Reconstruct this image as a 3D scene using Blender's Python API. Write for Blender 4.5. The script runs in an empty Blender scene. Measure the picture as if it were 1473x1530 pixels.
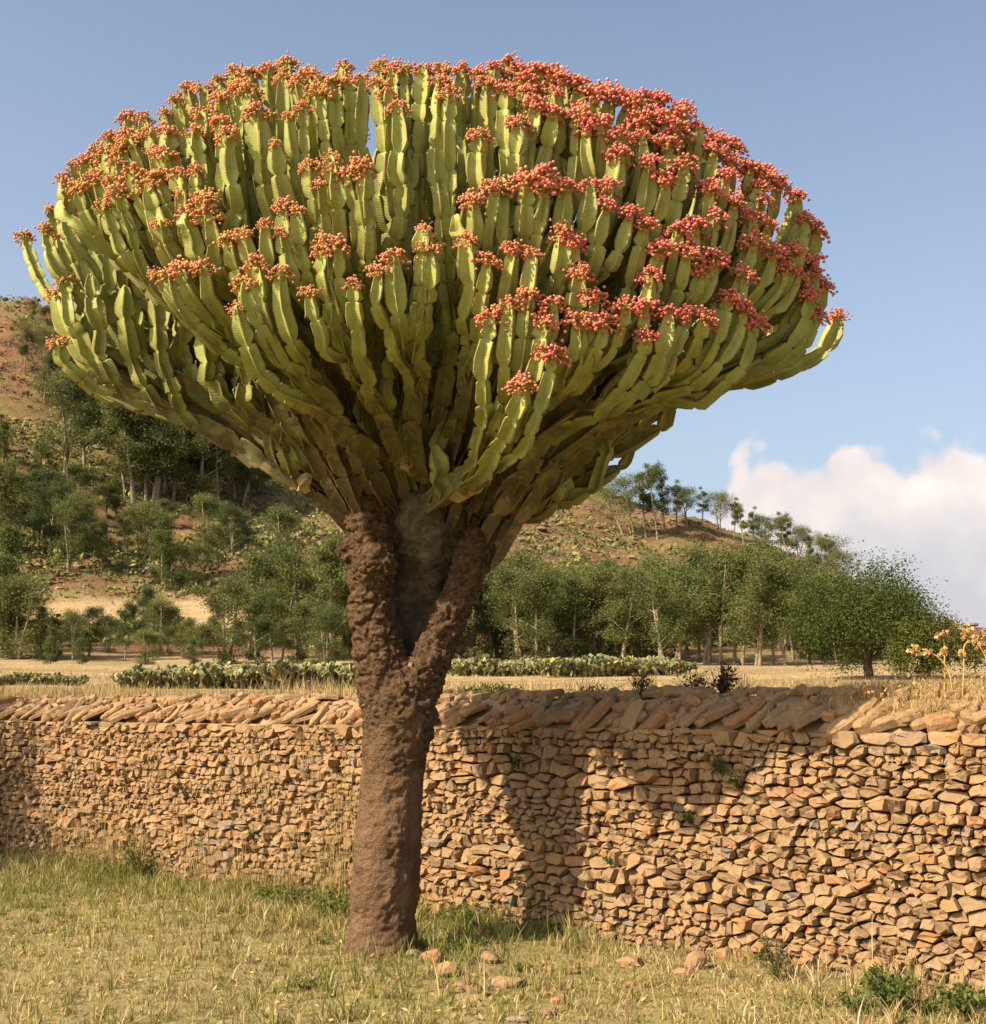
import bpy, math, random
import numpy as np
from mathutils import Vector, Matrix, noise as mnoise
R = math.radians
rng = np.random.default_rng(7)
random.seed(7)
scene = bpy.context.scene
COL = scene.collection

# ------------------------------------------------------------------ camera, sky, sun, exposure
EYE = 1.6
FPX = 1900.0                                     # focal length in photo pixels (photo is 1473 wide)
PITCH = math.atan(295.0 / FPX)
cam = bpy.data.cameras.new('camera'); camo = bpy.data.objects.new('camera', cam); COL.objects.link(camo)
cam.sensor_fit = 'HORIZONTAL'; cam.sensor_width = 36.0; cam.lens = 36.0 * FPX / 1473.0
cam.clip_start = 0.1; cam.clip_end = 6000.0
camo.location = (0, 0, EYE); camo.rotation_euler = (R(90) + PITCH, 0, 0)
scene.camera = camo
scene.view_settings.view_transform = 'Standard'; scene.view_settings.look = 'None'
scene.view_settings.gamma = 1.0; scene.view_settings.use_curve_mapping = False
scene.view_settings.exposure = 0.78

SUN_EL = 41.0
SUN_TRAVEL = Vector((1.27, 0.755, 0)).normalized()      # where the light goes, on the ground plan
sl = bpy.data.lights.new('sun', 'SUN'); so = bpy.data.objects.new('sun', sl); COL.objects.link(so)
sl.energy = 5.0; sl.angle = R(0.53); sl.color = (1.0, 0.85, 0.64)
sdir = Vector((SUN_TRAVEL.x * math.cos(R(SUN_EL)), SUN_TRAVEL.y * math.cos(R(SUN_EL)), -math.sin(R(SUN_EL))))
so.rotation_euler = sdir.to_track_quat('-Z', 'Y').to_euler(); so.location = (-20, -15, 25)

world = bpy.data.worlds.new('World'); scene.world = world; world.use_nodes = True
world.cycles.sampling_method = 'MANUAL'; world.cycles.sample_map_resolution = 256


class NT:
    """small wrapper for wiring node trees"""
    def __init__(self, tree): self.t = tree
    def n(self, typ, ins=None, **props):
        nd = self.t.nodes.new(typ)
        for k, v in props.items(): setattr(nd, k, v)
        if ins:
            for k, v in ins.items(): self.set(nd, k, v)
        return nd
    def set(self, nd, k, v):
        s = nd.inputs[k]
        if isinstance(v, bpy.types.NodeSocket): self.t.links.new(v, s)
        elif isinstance(v, bpy.types.Node): self.t.links.new(v.outputs[0], s)
        else:
            if isinstance(v, (tuple, list)) and len(v) == 3 and s.type == 'RGBA': v = (*v, 1)
            s.default_value = v
    def math(self, op, a, b=0.0, c=None, clamp=False):
        nd = self.n('ShaderNodeMath', {0: a, 1: b}, operation=op, use_clamp=clamp)
        if c is not None: self.set(nd, 2, c)
        return nd.outputs[0]
    def mix(self, f, a, b, mode='MIX'):
        nd = self.n('ShaderNodeMix', None, data_type='RGBA', blend_type=mode)
        self.set(nd, 0, f); self.set(nd, 6, a); self.set(nd, 7, b)
        return nd.outputs[2]
    def sstep(self, x, lo, hi, a=0.0, b=1.0):
        nd = self.n('ShaderNodeMapRange', {0: x, 1: lo, 2: hi, 3: a, 4: b}, interpolation_type='SMOOTHSTEP')
        return nd.outputs[0]
    def noise(self, vec, scale, detail=4.0, rough=0.55, dist=0.0, dim='3D'):
        nd = self.n('ShaderNodeTexNoise', {'Scale': scale, 'Detail': detail, 'Roughness': rough, 'Distortion': dist}, noise_dimensions=dim)
        if vec is not None: self.set(nd, 'Vector', vec)
        return nd.outputs[0]
    def attr(self, name, out='Fac'):
        return self.n('ShaderNodeAttribute', None, attribute_name=name).outputs[out]
    def ramp(self, f, stops):
        nd = self.n('ShaderNodeValToRGB', {0: f}); cr = nd.color_ramp
        while len(cr.elements) < len(stops): cr.elements.new(0.5)
        for e, (p, c) in zip(cr.elements, stops): e.position = p; e.color = (*c, 1)
        return nd.outputs[0]


w = NT(world.node_tree); world.node_tree.nodes.clear()
sky = w.n('ShaderNodeTexSky', None, sky_type='NISHITA', sun_disc=False, sun_elevation=R(SUN_EL),
          sun_rotation=math.atan2(-SUN_TRAVEL.x, -SUN_TRAVEL.y), altitude=0.0, air_density=1.0, dust_density=4.0, ozone_density=0.6)
geo = w.n('ShaderNodeNewGeometry')
sep = w.n('ShaderNodeSeparateXYZ', {0: w.n('ShaderNodeTexCoord').outputs['Generated']})
az = w.math('ARCTAN2', sep.outputs[0], sep.outputs[1])
el = w.math('ARCSINE', sep.outputs[2])
cv = w.n('ShaderNodeCombineXYZ', {0: az, 1: el, 2: 0.37}).outputs[0]
big = w.noise(w.n('ShaderNodeCombineXYZ', {0: az, 1: 4.1, 2: 0.0}).outputs[0], 16.0, 2.0, dim='2D')
vor = w.n('ShaderNodeTexVoronoi', {'Vector': cv, 'Scale': 17.0, 'Detail': 2.0, 'Roughness': 0.55}, feature='F1', voronoi_dimensions='2D')
fine = w.noise(cv, 42.0, 4.0, 0.6, dim='2D')
pres = w.sstep(az, 0.105, 0.195)                              # a bank of cumulus fills the right of the horizon ...
pres = w.math('MULTIPLY', pres, w.sstep(az, 1.9, 2.3, 1.0, 0.0))
top = w.math('MULTIPLY_ADD', big, 0.045, 0.180)
top = w.math('MULTIPLY', top, pres)
puff = w.math('MULTIPLY', w.math('SUBTRACT', 0.42, vor.outputs[0]), 0.034)
edge = w.math('ADD', w.math('SUBTRACT', top, el), puff)
edge = w.math('MULTIPLY_ADD', w.math('SUBTRACT', fine, 0.5), 0.016, edge)
mask = w.sstep(edge, -0.004, 0.012)
mask = w.math('MULTIPLY', mask, pres)
# inside: bright heads, greyer flat base
dens = w.noise(cv, 20.0, 4.0, 0.5, dim='2D')
shade = w.math('ADD', w.math('MULTIPLY', w.sstep(el, 0.06, 0.165), 0.75), w.math('MULTIPLY', w.math('SUBTRACT', dens, 0.5), 1.0))
shade = w.math('ADD', shade, w.math('MULTIPLY', puff, 4.0))
ccol = w.ramp(shade, [(0.0, (0.47, 0.455, 0.49)), (0.35, (0.53, 0.51, 0.53)), (0.72, (0.66, 0.60, 0.575)), (1.0, (0.78, 0.715, 0.66))])
# thin veil of haze toward the horizon
veil = w.math('MULTIPLY', w.sstep(el, 0.75, -0.02), 0.36)
hz = w.n('ShaderNodeBackground', {0: (0.57, 0.67, 0.77), 1: 0.78})
bsky = w.n('ShaderNodeBackground', {0: sky.outputs[0], 1: 0.112})
m0 = w.n('ShaderNodeMixShader', {0: veil, 1: bsky.outputs[0], 2: hz.outputs[0]})
bcl = w.n('ShaderNodeBackground', {0: ccol, 1: 0.84})
m1 = w.n('ShaderNodeMixShader', {0: mask, 1: m0.outputs[0], 2: bcl.outputs[0]})
w.n('ShaderNodeOutputWorld', {0: m1.outputs[0]})

cy = scene.cycles
cy.max_bounces = 5; cy.diffuse_bounces = 3; cy.glossy_bounces = 2; cy.transmission_bounces = 3; cy.transparent_max_bounces = 6
cy.caustics_reflective = False; cy.caustics_refractive = False
scene.render.film_transparent = False


# ------------------------------------------------------------------ helpers
def ray(px, py):
    a = (px - 736.5) / FPX; b = (765.0 - py) / FPX
    return np.array((a, math.cos(PITCH) - b * math.sin(PITCH), math.sin(PITCH) + b * math.cos(PITCH)))
def on_z(px, py, z=0.0):
    d = ray(px, py); t = (z - EYE) / d[2]; return np.array((d[0] * t, d[1] * t, z))
def at_y(px, py, y):
    d = ray(px, py); t = y / d[1]; return np.array((d[0] * t, y, EYE + d[2] * t))

def _h(ix, iy, seed):
    v = (ix.astype(np.int64) * 374761393 + iy.astype(np.int64) * 668265263 + seed * 144269504) & 0xffffffff
    v = ((v ^ (v >> 13)) * 1274126177) & 0xffffffff
    return ((v ^ (v >> 16)) & 0xffffff) / float(0xffffff)
def vn(x, y, seed=0):
    x = np.asarray(x, float); y = np.asarray(y, float)
    ix = np.floor(x); iy = np.floor(y); fx = x - ix; fy = y - iy
    fx = fx * fx * (3 - 2 * fx); fy = fy * fy * (3 - 2 * fy)
    a = _h(ix, iy, seed); b = _h(ix + 1, iy, seed); c = _h(ix, iy + 1, seed); d = _h(ix + 1, iy + 1, seed)
    return (a * (1 - fx) + b * fx) * (1 - fy) + (c * (1 - fx) + d * fx) * fy
def fbm(x, y, seed=0, oct=4):
    s = 0; amp = 1; tot = 0
    for k in range(oct):
        s = s + amp * vn(np.asarray(x) * 2 ** k, np.asarray(y) * 2 ** k, seed + k); tot += amp; amp *= 0.5
    return s / tot                                 # 0..1
def sm(x, a, b):
    t = np.clip((np.asarray(x, float) - a) / (b - a), 0, 1); return t * t * (3 - 2 * t)

def make_mesh(name, V, faces, mats, attrs=None, smooth=False, midx=None, sharp=0):
    """faces: list of int arrays (m,k)"""
    me = bpy.data.meshes.new(name)
    V = np.asarray(V, np.float32)
    faces = [np.asarray(f, np.int32) for f in faces if len(f)]
    me.vertices.add(len(V)); me.vertices.foreach_set('co', V.ravel())
    nl = sum(f.size for f in faces); nf = sum(len(f) for f in faces)
    me.loops.add(nl); me.loops.foreach_set('vertex_index', np.concatenate([f.ravel() for f in faces]))
    me.polygons.add(nf)
    sizes = np.concatenate([np.full(len(f), f.shape[1], np.int32) for f in faces])
    starts = np.concatenate([[0], np.cumsum(sizes)[:-1]]).astype(np.int32)
    me.polygons.foreach_set('loop_start', starts)
    me.polygons.foreach_set('use_smooth', np.full(nf, smooth, bool))
    if not isinstance(mats, (list, tuple)): mats = [mats]
    for m in mats: me.materials.append(m)
    if midx is not None: me.polygons.foreach_set('material_index', np.asarray(midx, np.int32))
    for k, a in (attrs or {}).items():
        a = np.asarray(a, np.float32)
        if a.ndim == 1:
            me.attributes.new(k, 'FLOAT', 'POINT').data.foreach_set('value', a)
        else:
            c = np.ones((len(a), 4), np.float32); c[:, :3] = a
            me.attributes.new(k, 'FLOAT_COLOR', 'POINT').data.foreach_set('color', c.ravel())
    me.update(calc_edges=True)
    if sharp: me.set_sharp_from_angle(angle=R(sharp))
    return me

def link(name, data, parent=None, loc=None, label=None, cat=None, group=None, kind=None):
    o = bpy.data.objects.new(name, data); COL.objects.link(o)
    if parent is not None: o.parent = parent
    if loc is not None: o.location = loc
    tag(o, label, cat, group, kind)
    return o
def tag(o, label=None, cat=None, group=None, kind=None):
    if label: o['label'] = label
    if cat: o['category'] = cat
    if group: o['group'] = group
    if kind: o['kind'] = kind
def empty(name, loc, label, cat, group=None):
    o = link(name, None, None, loc, label, cat, group); o.empty_display_size = 0.2
    return o
class Bag:
    """collects pieces of geometry into one mesh"""
    def __init__(self): self.V = []; self.F = {}; self.A = {}; self.n = 0
    def add(self, V, faces, **attrs):
        V = np.asarray(V, float)
        for f in faces:
            f = np.asarray(f)
            if len(f): self.F.setdefault(f.shape[1], []).append(f + self.n)
        self.V.append(V)
        for k, a in attrs.items():
            a = np.asarray(a, float)
            if a.ndim == 0: a = np.full(len(V), float(a))
            elif a.ndim == 1 and len(a) == 3 and len(V) != 3: a = np.tile(a, (len(V), 1))
            self.A.setdefault(k, []).append(a)
        self.n += len(V)
    def mesh(self, name, mat, smooth=False, sharp=0):
        return make_mesh(name, np.concatenate(self.V), [np.concatenate(v) for v in self.F.values()], mat,
                         {k: np.concatenate(v) for k, v in self.A.items()}, smooth, None, sharp)

def frames(P):
    """parallel-transport frames along a polyline"""
    P = np.asarray(P, float); T = np.gradient(P, axis=0); T /= np.linalg.norm(T, axis=1)[:, None] + 1e-9
    u = np.cross(T[0], (0, 1, 0.3)); u /= np.linalg.norm(u); U = [u]
    for i in range(1, len(P)):
        u = U[-1] - T[i] * np.dot(U[-1], T[i]); u /= np.linalg.norm(u) + 1e-9; U.append(u)
    U = np.array(U); return T, U, np.cross(T, U)
def bez(p0, p1, p2, p3, n=40):
    t = np.linspace(0, 1, n)[:, None]
    return (1 - t) ** 3 * p0 + 3 * (1 - t) ** 2 * t * p1 + 3 * (1 - t) * t * t * p2 + t ** 3 * p3
def resample(P, n):
    P = np.asarray(P, float); d = np.concatenate([[0], np.cumsum(np.linalg.norm(np.diff(P, axis=0), axis=1))])
    t = np.linspace(0, d[-1], n) if np.isscalar(n) else np.asarray(n) * d[-1]
    return np.stack([np.interp(t, d, P[:, k]) for k in range(3)], 1), d[-1]
def smooth_path(P, n):
    """Catmull-Rom through control points (with any number of columns)"""
    P = np.asarray(P, float); Q = np.vstack([2 * P[0] - P[1], P, 2 * P[-1] - P[-2]]); out = []
    m = len(P) - 1; per = max(2, n // m)
    for i in range(m):
        a, b, c, d = Q[i:i + 4]
        t = np.linspace(0, 1, per, endpoint=(i == m - 1))[:, None]
        out.append(0.5 * (2 * b + (c - a) * t + (2 * a - 5 * b + 4 * c - d) * t * t + (3 * b - a - 3 * c + d) * t ** 3))
    return np.concatenate(out)
def tube(P, rad, k=10, cap=True):
    P = np.asarray(P, float); n = len(P); T, U, W = frames(P); rad = np.broadcast_to(np.asarray(rad, float), (n,))
    th = np.arange(k) * 2 * math.pi / k
    V = P[:, None] + rad[:, None, None] * (np.cos(th)[None, :, None] * U[:, None] + np.sin(th)[None, :, None] * W[:, None])
    i = np.arange(n - 1)[:, None] * k; j = np.arange(k)[None]; j2 = (j + 1) % k
    Q = np.stack([i + j, i + j2, i + k + j2, i + k + j], -1).reshape(-1, 4)
    V = V.reshape(-1, 3); F = [Q]
    if cap:
        V = np.vstack([V, P[-1]]); jj = np.arange(k)
        F.append(np.stack([(n - 1) * k + jj, (n - 1) * k + (jj + 1) % k, np.full(k, n * k)], 1))
    return V, F
def rot_to(v):
    return Vector(v).to_track_quat('Z', 'Y')
def unit_rand(n, g=rng):
    v = g.normal(size=(n, 3)); return v / np.linalg.norm(v, axis=1)[:, None]
def leaves(C, size, normal=None, droop=0.0, aspect=2.2, g=rng):
    """rhombic leaf quads at the points C"""
    n = len(C); size = np.broadcast_to(size, (n,))[:, None]
    d = unit_rand(n, g); d[:, 2] = d[:, 2] * (1 - droop) - droop; d /= np.linalg.norm(d, axis=1)[:, None]
    q = unit_rand(n, g); s = np.cross(d, q); s /= np.linalg.norm(s, axis=1)[:, None] + 1e-9
    nn = np.cross(d, s)
    V = np.stack([C - d * size * .5, C + s * size * .5 / aspect + nn * size * .06, C + d * size * .5, C - s * size * .5 / aspect + nn * size * .06], 1).reshape(-1, 3)
    return V, np.arange(4 * n).reshape(n, 4)
def blades(P, h, wd, lean, g=rng):
    """grass blades: five vertices each"""
    n = len(P); a = g.uniform(0, 2 * math.pi, n); c = np.stack([np.cos(a), np.sin(a), np.zeros(n)], 1)
    b = g.uniform(0, 2 * math.pi, n); l = np.stack([np.cos(b), np.sin(b), np.zeros(n)], 1) * (np.abs(lean) * h)[:, None]
    up = np.zeros((n, 3)); up[:, 2] = h * np.sqrt(np.clip(1 - np.clip(lean, 0, .95) ** 2, .08, 1))
    wv = c * wd[:, None] * .5
    M = P + l * .35 + up * .55; T = P + l + up
    V = np.stack([P - wv, P + wv, M - wv * .8, M + wv * .8, T], 1).reshape(-1, 3)
    i = np.arange(n)[:, None] * 5
    return V, [i + np.array([[0, 1, 3, 2]]), i + np.array([[2, 3, 4]])]


# ------------------------------------------------------------------ materials
def new_mat(name, rough=0.9, spec=0.2):
    m = bpy.data.materials.new(name); m.use_nodes = True
    t = NT(m.node_tree); b = m.node_tree.nodes['Principled BSDF']
    b.inputs['Roughness'].default_value = rough; b.inputs['Specular IOR Level'].default_value = spec
    return m, t, b
def obj_co(t): return t.n('ShaderNodeTexCoord').outputs['Object']
def pos(t): return t.n('ShaderNodeNewGeometry').outputs['Position']
def bump(t, b, h, strength=0.5, dist=0.02):
    bp = t.n('ShaderNodeBump', {'Strength': strength, 'Distance': dist, 'Height': h})
    t.set(b, 'Normal', bp.outputs[0])

def mat_leaf(name, lo, hi, trans=0.25, vary=0.38):
    m, t, b = new_mat(name, 0.75, 0.25)
    f = t.attr('tint'); rnd = t.n('ShaderNodeObjectInfo').outputs['Random']
    c = t.mix(f, lo, hi)
    c = t.mix(1.0, c, t.ramp(rnd, [(0, (1 - vary, 1 - vary * .8, 1 - vary)), (1, (1 + vary * .5, 1 + vary * .3, 1.0))]), 'MULTIPLY')
    t.set(b, 'Base Color', c)
    tr = t.n('ShaderNodeBsdfTranslucent', {0: c})
    mx = t.n('ShaderNodeMixShader', {0: trans, 1: b.outputs[0], 2: tr.outputs[0]})
    t.set(m.node_tree.nodes['Material Output'], 0, mx.outputs[0])
    return m
def mat_plain(name, c0, c1, scale=8.0, rough=0.9, bs=0.4, bd=0.01, spec=0.2):
    m, t, b = new_mat(name, rough, spec)
    n = t.noise(pos(t), scale, 5.0, 0.6)
    t.set(b, 'Base Color', t.mix(t.sstep(n, 0.3, 0.7), c0, c1)); bump(t, b, t.noise(pos(t), scale * 3, 4.0), bs, bd)
    return m
def mat_attr(name, attr='col', rough=0.9, trans=0.0):
    m, t, b = new_mat(name, rough, 0.2)
    c = t.attr(attr, 'Color'); t.set(b, 'Base Color', c)
    if trans:
        tr = t.n('ShaderNodeBsdfTranslucent', {0: c})
        mx = t.n('ShaderNodeMixShader', {0: trans, 1: b.outputs[0], 2: tr.outputs[0]})
        t.set(m.node_tree.nodes['Material Output'], 0, mx.outputs[0])
    return m

def mat_stone(name):
    m, t, b = new_mat(name, 0.92, 0.15)
    tint = t.attr('tint'); p = pos(t)
    base = t.ramp(tint, [(0.0, (0.167, 0.102, 0.056)), (0.2, (0.250, 0.157, 0.082)), (0.42, (0.301, 0.187, 0.092)), (0.6, (0.334, 0.199, 0.089)),
                         (0.76, (0.350, 0.177, 0.071)), (0.87, (0.301, 0.137, 0.063)), (0.93, (0.217, 0.168, 0.122)), (1.0, (0.176, 0.153, 0.129))])
    n1 = t.noise(p, 9.0, 5.0, 0.6); n2 = t.noise(p, 45.0, 4.0, 0.65)
    c = t.mix(t.sstep(n1, 0.35, 0.75, 0.0, 0.55), base, (0.34, 0.245, 0.14))
    c = t.mix(t.sstep(n2, 0.42, 0.72, 0.0, 0.5), c, (0.20, 0.125, 0.07))
    c = t.mix(t.sstep(t.noise(p, 27.0, 3.0, 0.6), 0.62, 0.7, 0.0, 0.35), c, (0.50, 0.42, 0.30))     # pale lichen flecks
    t.set(b, 'Base Color', c)
    h = t.math('ADD', t.math('MULTIPLY', t.noise(p, 22.0, 6.0, 0.65), 1.0), t.math('MULTIPLY', n2, 0.35))
    bump(t, b, h, 0.75, 0.02)
    return m

def mat_euphorbia():
    m, t, b = new_mat('euphorbia_skin', 0.6, 0.22)
    edge = t.attr('edge'); along = t.attr('along'); age = t.attr('age'); p = pos(t)
    nz = t.noise(p, 7.0, 4.0, 0.6); n2 = t.noise(p, 30.0, 4.0, 0.65)
    a2 = t.math('ADD', t.math('MULTIPLY', age, .8), t.math('MULTIPLY', t.math('SUBTRACT', nz, 0.5), 0.9))
    c = t.ramp(a2, [(0.0, (0.37, 0.39, 0.105)), (0.22, (0.30, 0.315, 0.085)), (0.42, (0.20, 0.20, 0.065)), (0.62, (0.12, 0.108, 0.045)), (0.8, (0.12, 0.088, 0.048)), (1.0, (0.10, 0.066, 0.038))])
    c = t.mix(t.sstep(n2, 0.5, 0.75, 0.0, 0.35), c, (0.16, 0.19, 0.05))
    # ribs run from the core slanting up to the wing edge
    ph = t.math('ADD', t.math('MULTIPLY', along, 2 * math.pi / 0.0145), t.math('MULTIPLY', edge, -7.0))
    rib = t.math('SINE', ph)
    c = t.mix(t.math('MULTIPLY', t.sstep(rib, 0.1, 1.0, 0.0, 0.28), t.sstep(nz, .4, .65)), c, (0.12, 0.125, 0.03))
    # old scabs, corky scars and the brown horny margin with spines
    scab = t.math('MULTIPLY', t.sstep(t.noise(p, 16.0, 4.0, 0.7), 0.58, 0.68), t.sstep(a2, 0.1, 0.6, 0.06, 0.9))
    c = t.mix(scab, c, (0.29, 0.215, 0.115))
    c = t.mix(t.math('MULTIPLY', t.sstep(t.noise(p, 4.5, 3.0, 0.6), .56, .64), t.sstep(a2, .25, .6, 0, .6)), c, (0.30, 0.255, 0.10))
    dark = t.math('MULTIPLY', t.sstep(t.noise(p, 42.0, 3.0, 0.6), 0.66, 0.72), 0.7)
    c = t.mix(dark, c, (0.06, 0.045, 0.025))
    mar = t.math('MULTIPLY', t.sstep(edge, 0.80, 0.97), t.sstep(t.math('ADD', rib, t.noise(p, 20.0, 2.0)), -0.2, 1.1, 0.35, 0.95))
    mar = t.math('MULTIPLY', mar, t.sstep(nz, .3, .6, .4, 1.0))
    c = t.mix(mar, c, (0.22, 0.13, 0.06))
    t.set(b, 'Base Color', c)
    bump(t, b, t.math('ADD', t.math('MULTIPLY', t.math('MULTIPLY', rib, 0.40), t.sstep(a2, 0.0, 0.6, 0.25, 1.0)), n2), 0.45, 0.004)
    return m
def mat_bark():
    m, t, b = new_mat('trunk_bark', 0.95, 0.1)
    p = pos(t); sp = t.n('ShaderNodeSeparateXYZ', {0: p}); hgt = t.attr('rough')
    st = t.n('ShaderNodeMapping', {'Vector': p, 'Scale': (1.0, 1.0, 1.4)}).outputs[0]
    n1 = t.noise(p, 5.0, 5.0, 0.6); n2 = t.noise(st, 26.0, 6.0, 0.65)
    mud = t.ramp(t.noise(p, 3.2, 6.0, 0.65), [(0.25, (0.12, 0.068, 0.038)), (0.5, (0.19, 0.112, 0.062)), (0.75, (0.265, 0.165, 0.095))])
    old = t.ramp(n2, [(0.3, (0.05, 0.030, 0.018)), (0.5, (0.13, 0.078, 0.042)), (0.72, (0.25, 0.16, 0.09))])
    k = t.math('ADD', hgt, t.math('MULTIPLY', t.math('SUBTRACT', n1, 0.5), 1.1))
    c = t.mix(t.sstep(k, 0.35, 0.65), mud, old)
    c = t.mix(t.sstep(t.noise(p, 34.0, 5.0, 0.7), 0.56, 0.70, 0.0, 0.65), c, (0.085, 0.048, 0.03))
    t.set(b, 'Base Color', c)
    bump(t, b, t.math('ADD', n2, t.math('MULTIPLY', t.noise(p, 60.0, 5.0, 0.65), 0.8)), 1.0, 0.04)
    return m
def mat_flower():
    m, t, b = new_mat('flower_head_red', 0.6, 0.25)
    f = t.attr('tint'); oi = t.n('ShaderNodeObjectInfo'); k = t.n('ShaderNodeSeparateColor', {0: oi.outputs['Color']}).outputs[0]
    warm = t.ramp(f, [(0.0, (0.32, 0.26, 0.04)), (0.16, (0.56, 0.34, 0.09)), (0.40, (0.60, 0.235, 0.10)), (0.75, (0.60, 0.165, 0.10)), (1.0, (0.68, 0.36, 0.22))])
    pink = t.ramp(f, [(0.0, (0.40, 0.25, 0.06)), (0.12, (0.58, 0.19, 0.09)), (0.4, (0.64, 0.16, 0.125)), (0.75, (0.62, 0.12, 0.115)), (1.0, (0.74, 0.31, 0.26))])
    t.set(b, 'Base Color', t.mix(k, warm, pink))
    return m
M_STONE = mat_stone('wall_stone')
M_EUPH = mat_euphorbia(); M_BARK = mat_bark(); M_FLOWER = mat_flower()
M_INNER = mat_plain('grey_inner_bark', (0.07, 0.055, 0.034), (0.17, 0.135, 0.085), 16, 0.95, 1.0, 0.03)
M_FLOWSTALK = mat_plain('flower_stalk', (0.26, 0.28, 0.05), (0.30, 0.22, 0.06), 20, 0.7)
M_SOIL = mat_plain('wall_earth_fill', (0.15, 0.095, 0.052), (0.24, 0.155, 0.085), 12)
M_CAPSOIL = mat_plain('coping_earth', (0.24, 0.16, 0.09), (0.36, 0.25, 0.14), 9)
M_DEAD = mat_plain('withered_stem_skin', (0.46, 0.38, 0.21), (0.27, 0.18, 0.085), 14, 0.8, 0.6, 0.01)
M_GRASS = mat_attr('grass_blades', 'col', 0.8, 0.3)
M_EUC = mat_leaf('eucalyptus_leaves', (0.085, 0.105, 0.032), (0.215, 0.235, 0.075), 0.32)
M_PEPPER = mat_leaf('pepper_tree_leaves', (0.065, 0.082, 0.018), (0.15, 0.165, 0.035), 0.28)
M_SCRUB = mat_attr('scrub_leaves', 'col', 0.85, 0.15)
M_PEAR = mat_attr('prickly_pear_skin', 'col', 0.6)
M_TRUNK = mat_plain('pale_trunk_bark', (0.34, 0.27, 0.19), (0.20, 0.15, 0.10), 3.0)
M_DARKTRUNK = mat_plain('dark_trunk_bark', (0.10, 0.07, 0.045), (0.16, 0.11, 0.07), 6.0)
M_WEED = mat_leaf('weed_leaves', (0.06, 0.09, 0.02), (0.20, 0.24, 0.05), 0.3)
M_DRY = mat_attr('dry_plant', 'col', 0.85, 0.2)
M_TWIG = mat_plain('dry_twigs', (0.09, 0.055, 0.03), (0.15, 0.09, 0.05), 15)
# ------------------------------------------------------------------ the wall line and the lie of the land
WA = np.array((-5.396, 14.729)); WD = np.array((0.743, -0.669)); WD = WD / np.linalg.norm(WD); WN = np.array((-WD[1], WD[0]))   # along, and away from the camera
WALL_H = 1.45
def wall_xy(s, t): return WA + WD * s + WN * t if np.isscalar(s) else WA[None] + np.outer(s, WD) + np.outer(t, WN)

def ground_h(x, y):
    d = np.hypot(x, y); k = sm(d, 40, 15)
    return (fbm(np.asarray(x) * .55, np.asarray(y) * .55, 3, 4) - .5) * 0.14 * k + (fbm(np.asarray(x) * 3, np.asarray(y) * 3, 9, 2) - .5) * 0.03 * k - 0.0

SKY_U = np.array([-1.6, -.60, -.39, -.32, -.20, -.09, .02, .10, .16, .20, .255, .30, .345, .40, .6, 1.6])
SKY_E = np.array([.26, .33, .305, .292, .262, .232, .192, .165, .150, .130, .105, .082, .060, .050, .035, .03])
def terrain_h(x, y):
    x = np.asarray(x, float); y = np.asarray(y, float)
    D = np.hypot(x, y); u = np.clip(x / np.maximum(y, 1e-3), -1.6, 1.6); u = np.where(y <= 1e-3, np.sign(x) * 1.6, u)
    es = np.interp(u, SKY_U, SKY_E) 
    Dr = 300.0 - 60 * sm(u, .1, .35)
    # elevation angle (tangent) of the ground with distance: terrace, rising stubble fields, then the hill
    e0 = np.interp(D, [0, 6, 10, 20, 35, 60, 90, 108], [-.02, -.010, -.003, .0085, .016, .026, .034, .040])
    left = sm(u, .02, -.06)
    foot = 108 + 22 * left
    shelf = np.interp(D, [90, 112, 134, 156, 170], [.034, .050, .064, .0815, .092])
    e0 = np.where(D > 90, e0 * (1 - left) + shelf * left, e0)
    ef = np.where(left > .5, np.interp(foot, [90, 112, 134, 156, 170], [.034, .050, .064, .0815, .092]), .040)
    es = es + (fbm(u * 16, u * 0 + 3, 21, 4) - .5) * .014 * sm(D, 220, 300)
    k = np.clip((D - 100 - 56 * left) / (Dr - 100 - 56 * left), 0, 1)
    ehill = .040 * (1 - left) + .0815 * left
    e1 = ehill + np.maximum(es - ehill, -.02) * (k ** 0.85)
    e = np.where(D > 100 + 56 * left, e1, e0)
    z = EYE + e * D
    zr = EYE + es * Dr
    z = np.where(D > Dr, zr - (D - Dr) * .28 * sm(D, Dr, Dr + 60), z)
    z = np.maximum(z, -20 + 0 * z)
    amp = sm(D, 100, 200)
    z = z + amp * ((fbm(x / 26, y / 26, 5, 5) - .5) * 9 + (fbm(x / 5, y / 5, 15, 3) - .5) * 1.6) * np.clip((Dr + 60 - D) / 80, .15, 1)
    z = z + (1 - amp) * (fbm(x / 3, y / 3, 31, 4) - .5) * .22 * sm(D, 10, 25)
    return z
def hit(px, py, d0=12.0, d1=330.0):
    """where the view ray through a photo pixel meets the land"""
    d = ray(px, py); D = np.geomspace(d0, d1, 900) / d[1]
    P = np.array((0, 0, EYE))[None] + d[None] * D[:, None]
    below = P[:, 2] < terrain_h(P[:, 0], P[:, 1])
    i = int(np.argmax(below)) if below.any() else len(D) - 1
    p = P[i].copy(); p[2] = terrain_h(p[0], p[1]); return p
def at_depth(px, y):
    x = (px - 736.5) / FPX * y / math.cos(PITCH) * 0.985; return np.array((x, y, float(terrain_h(x, y))))

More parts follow.
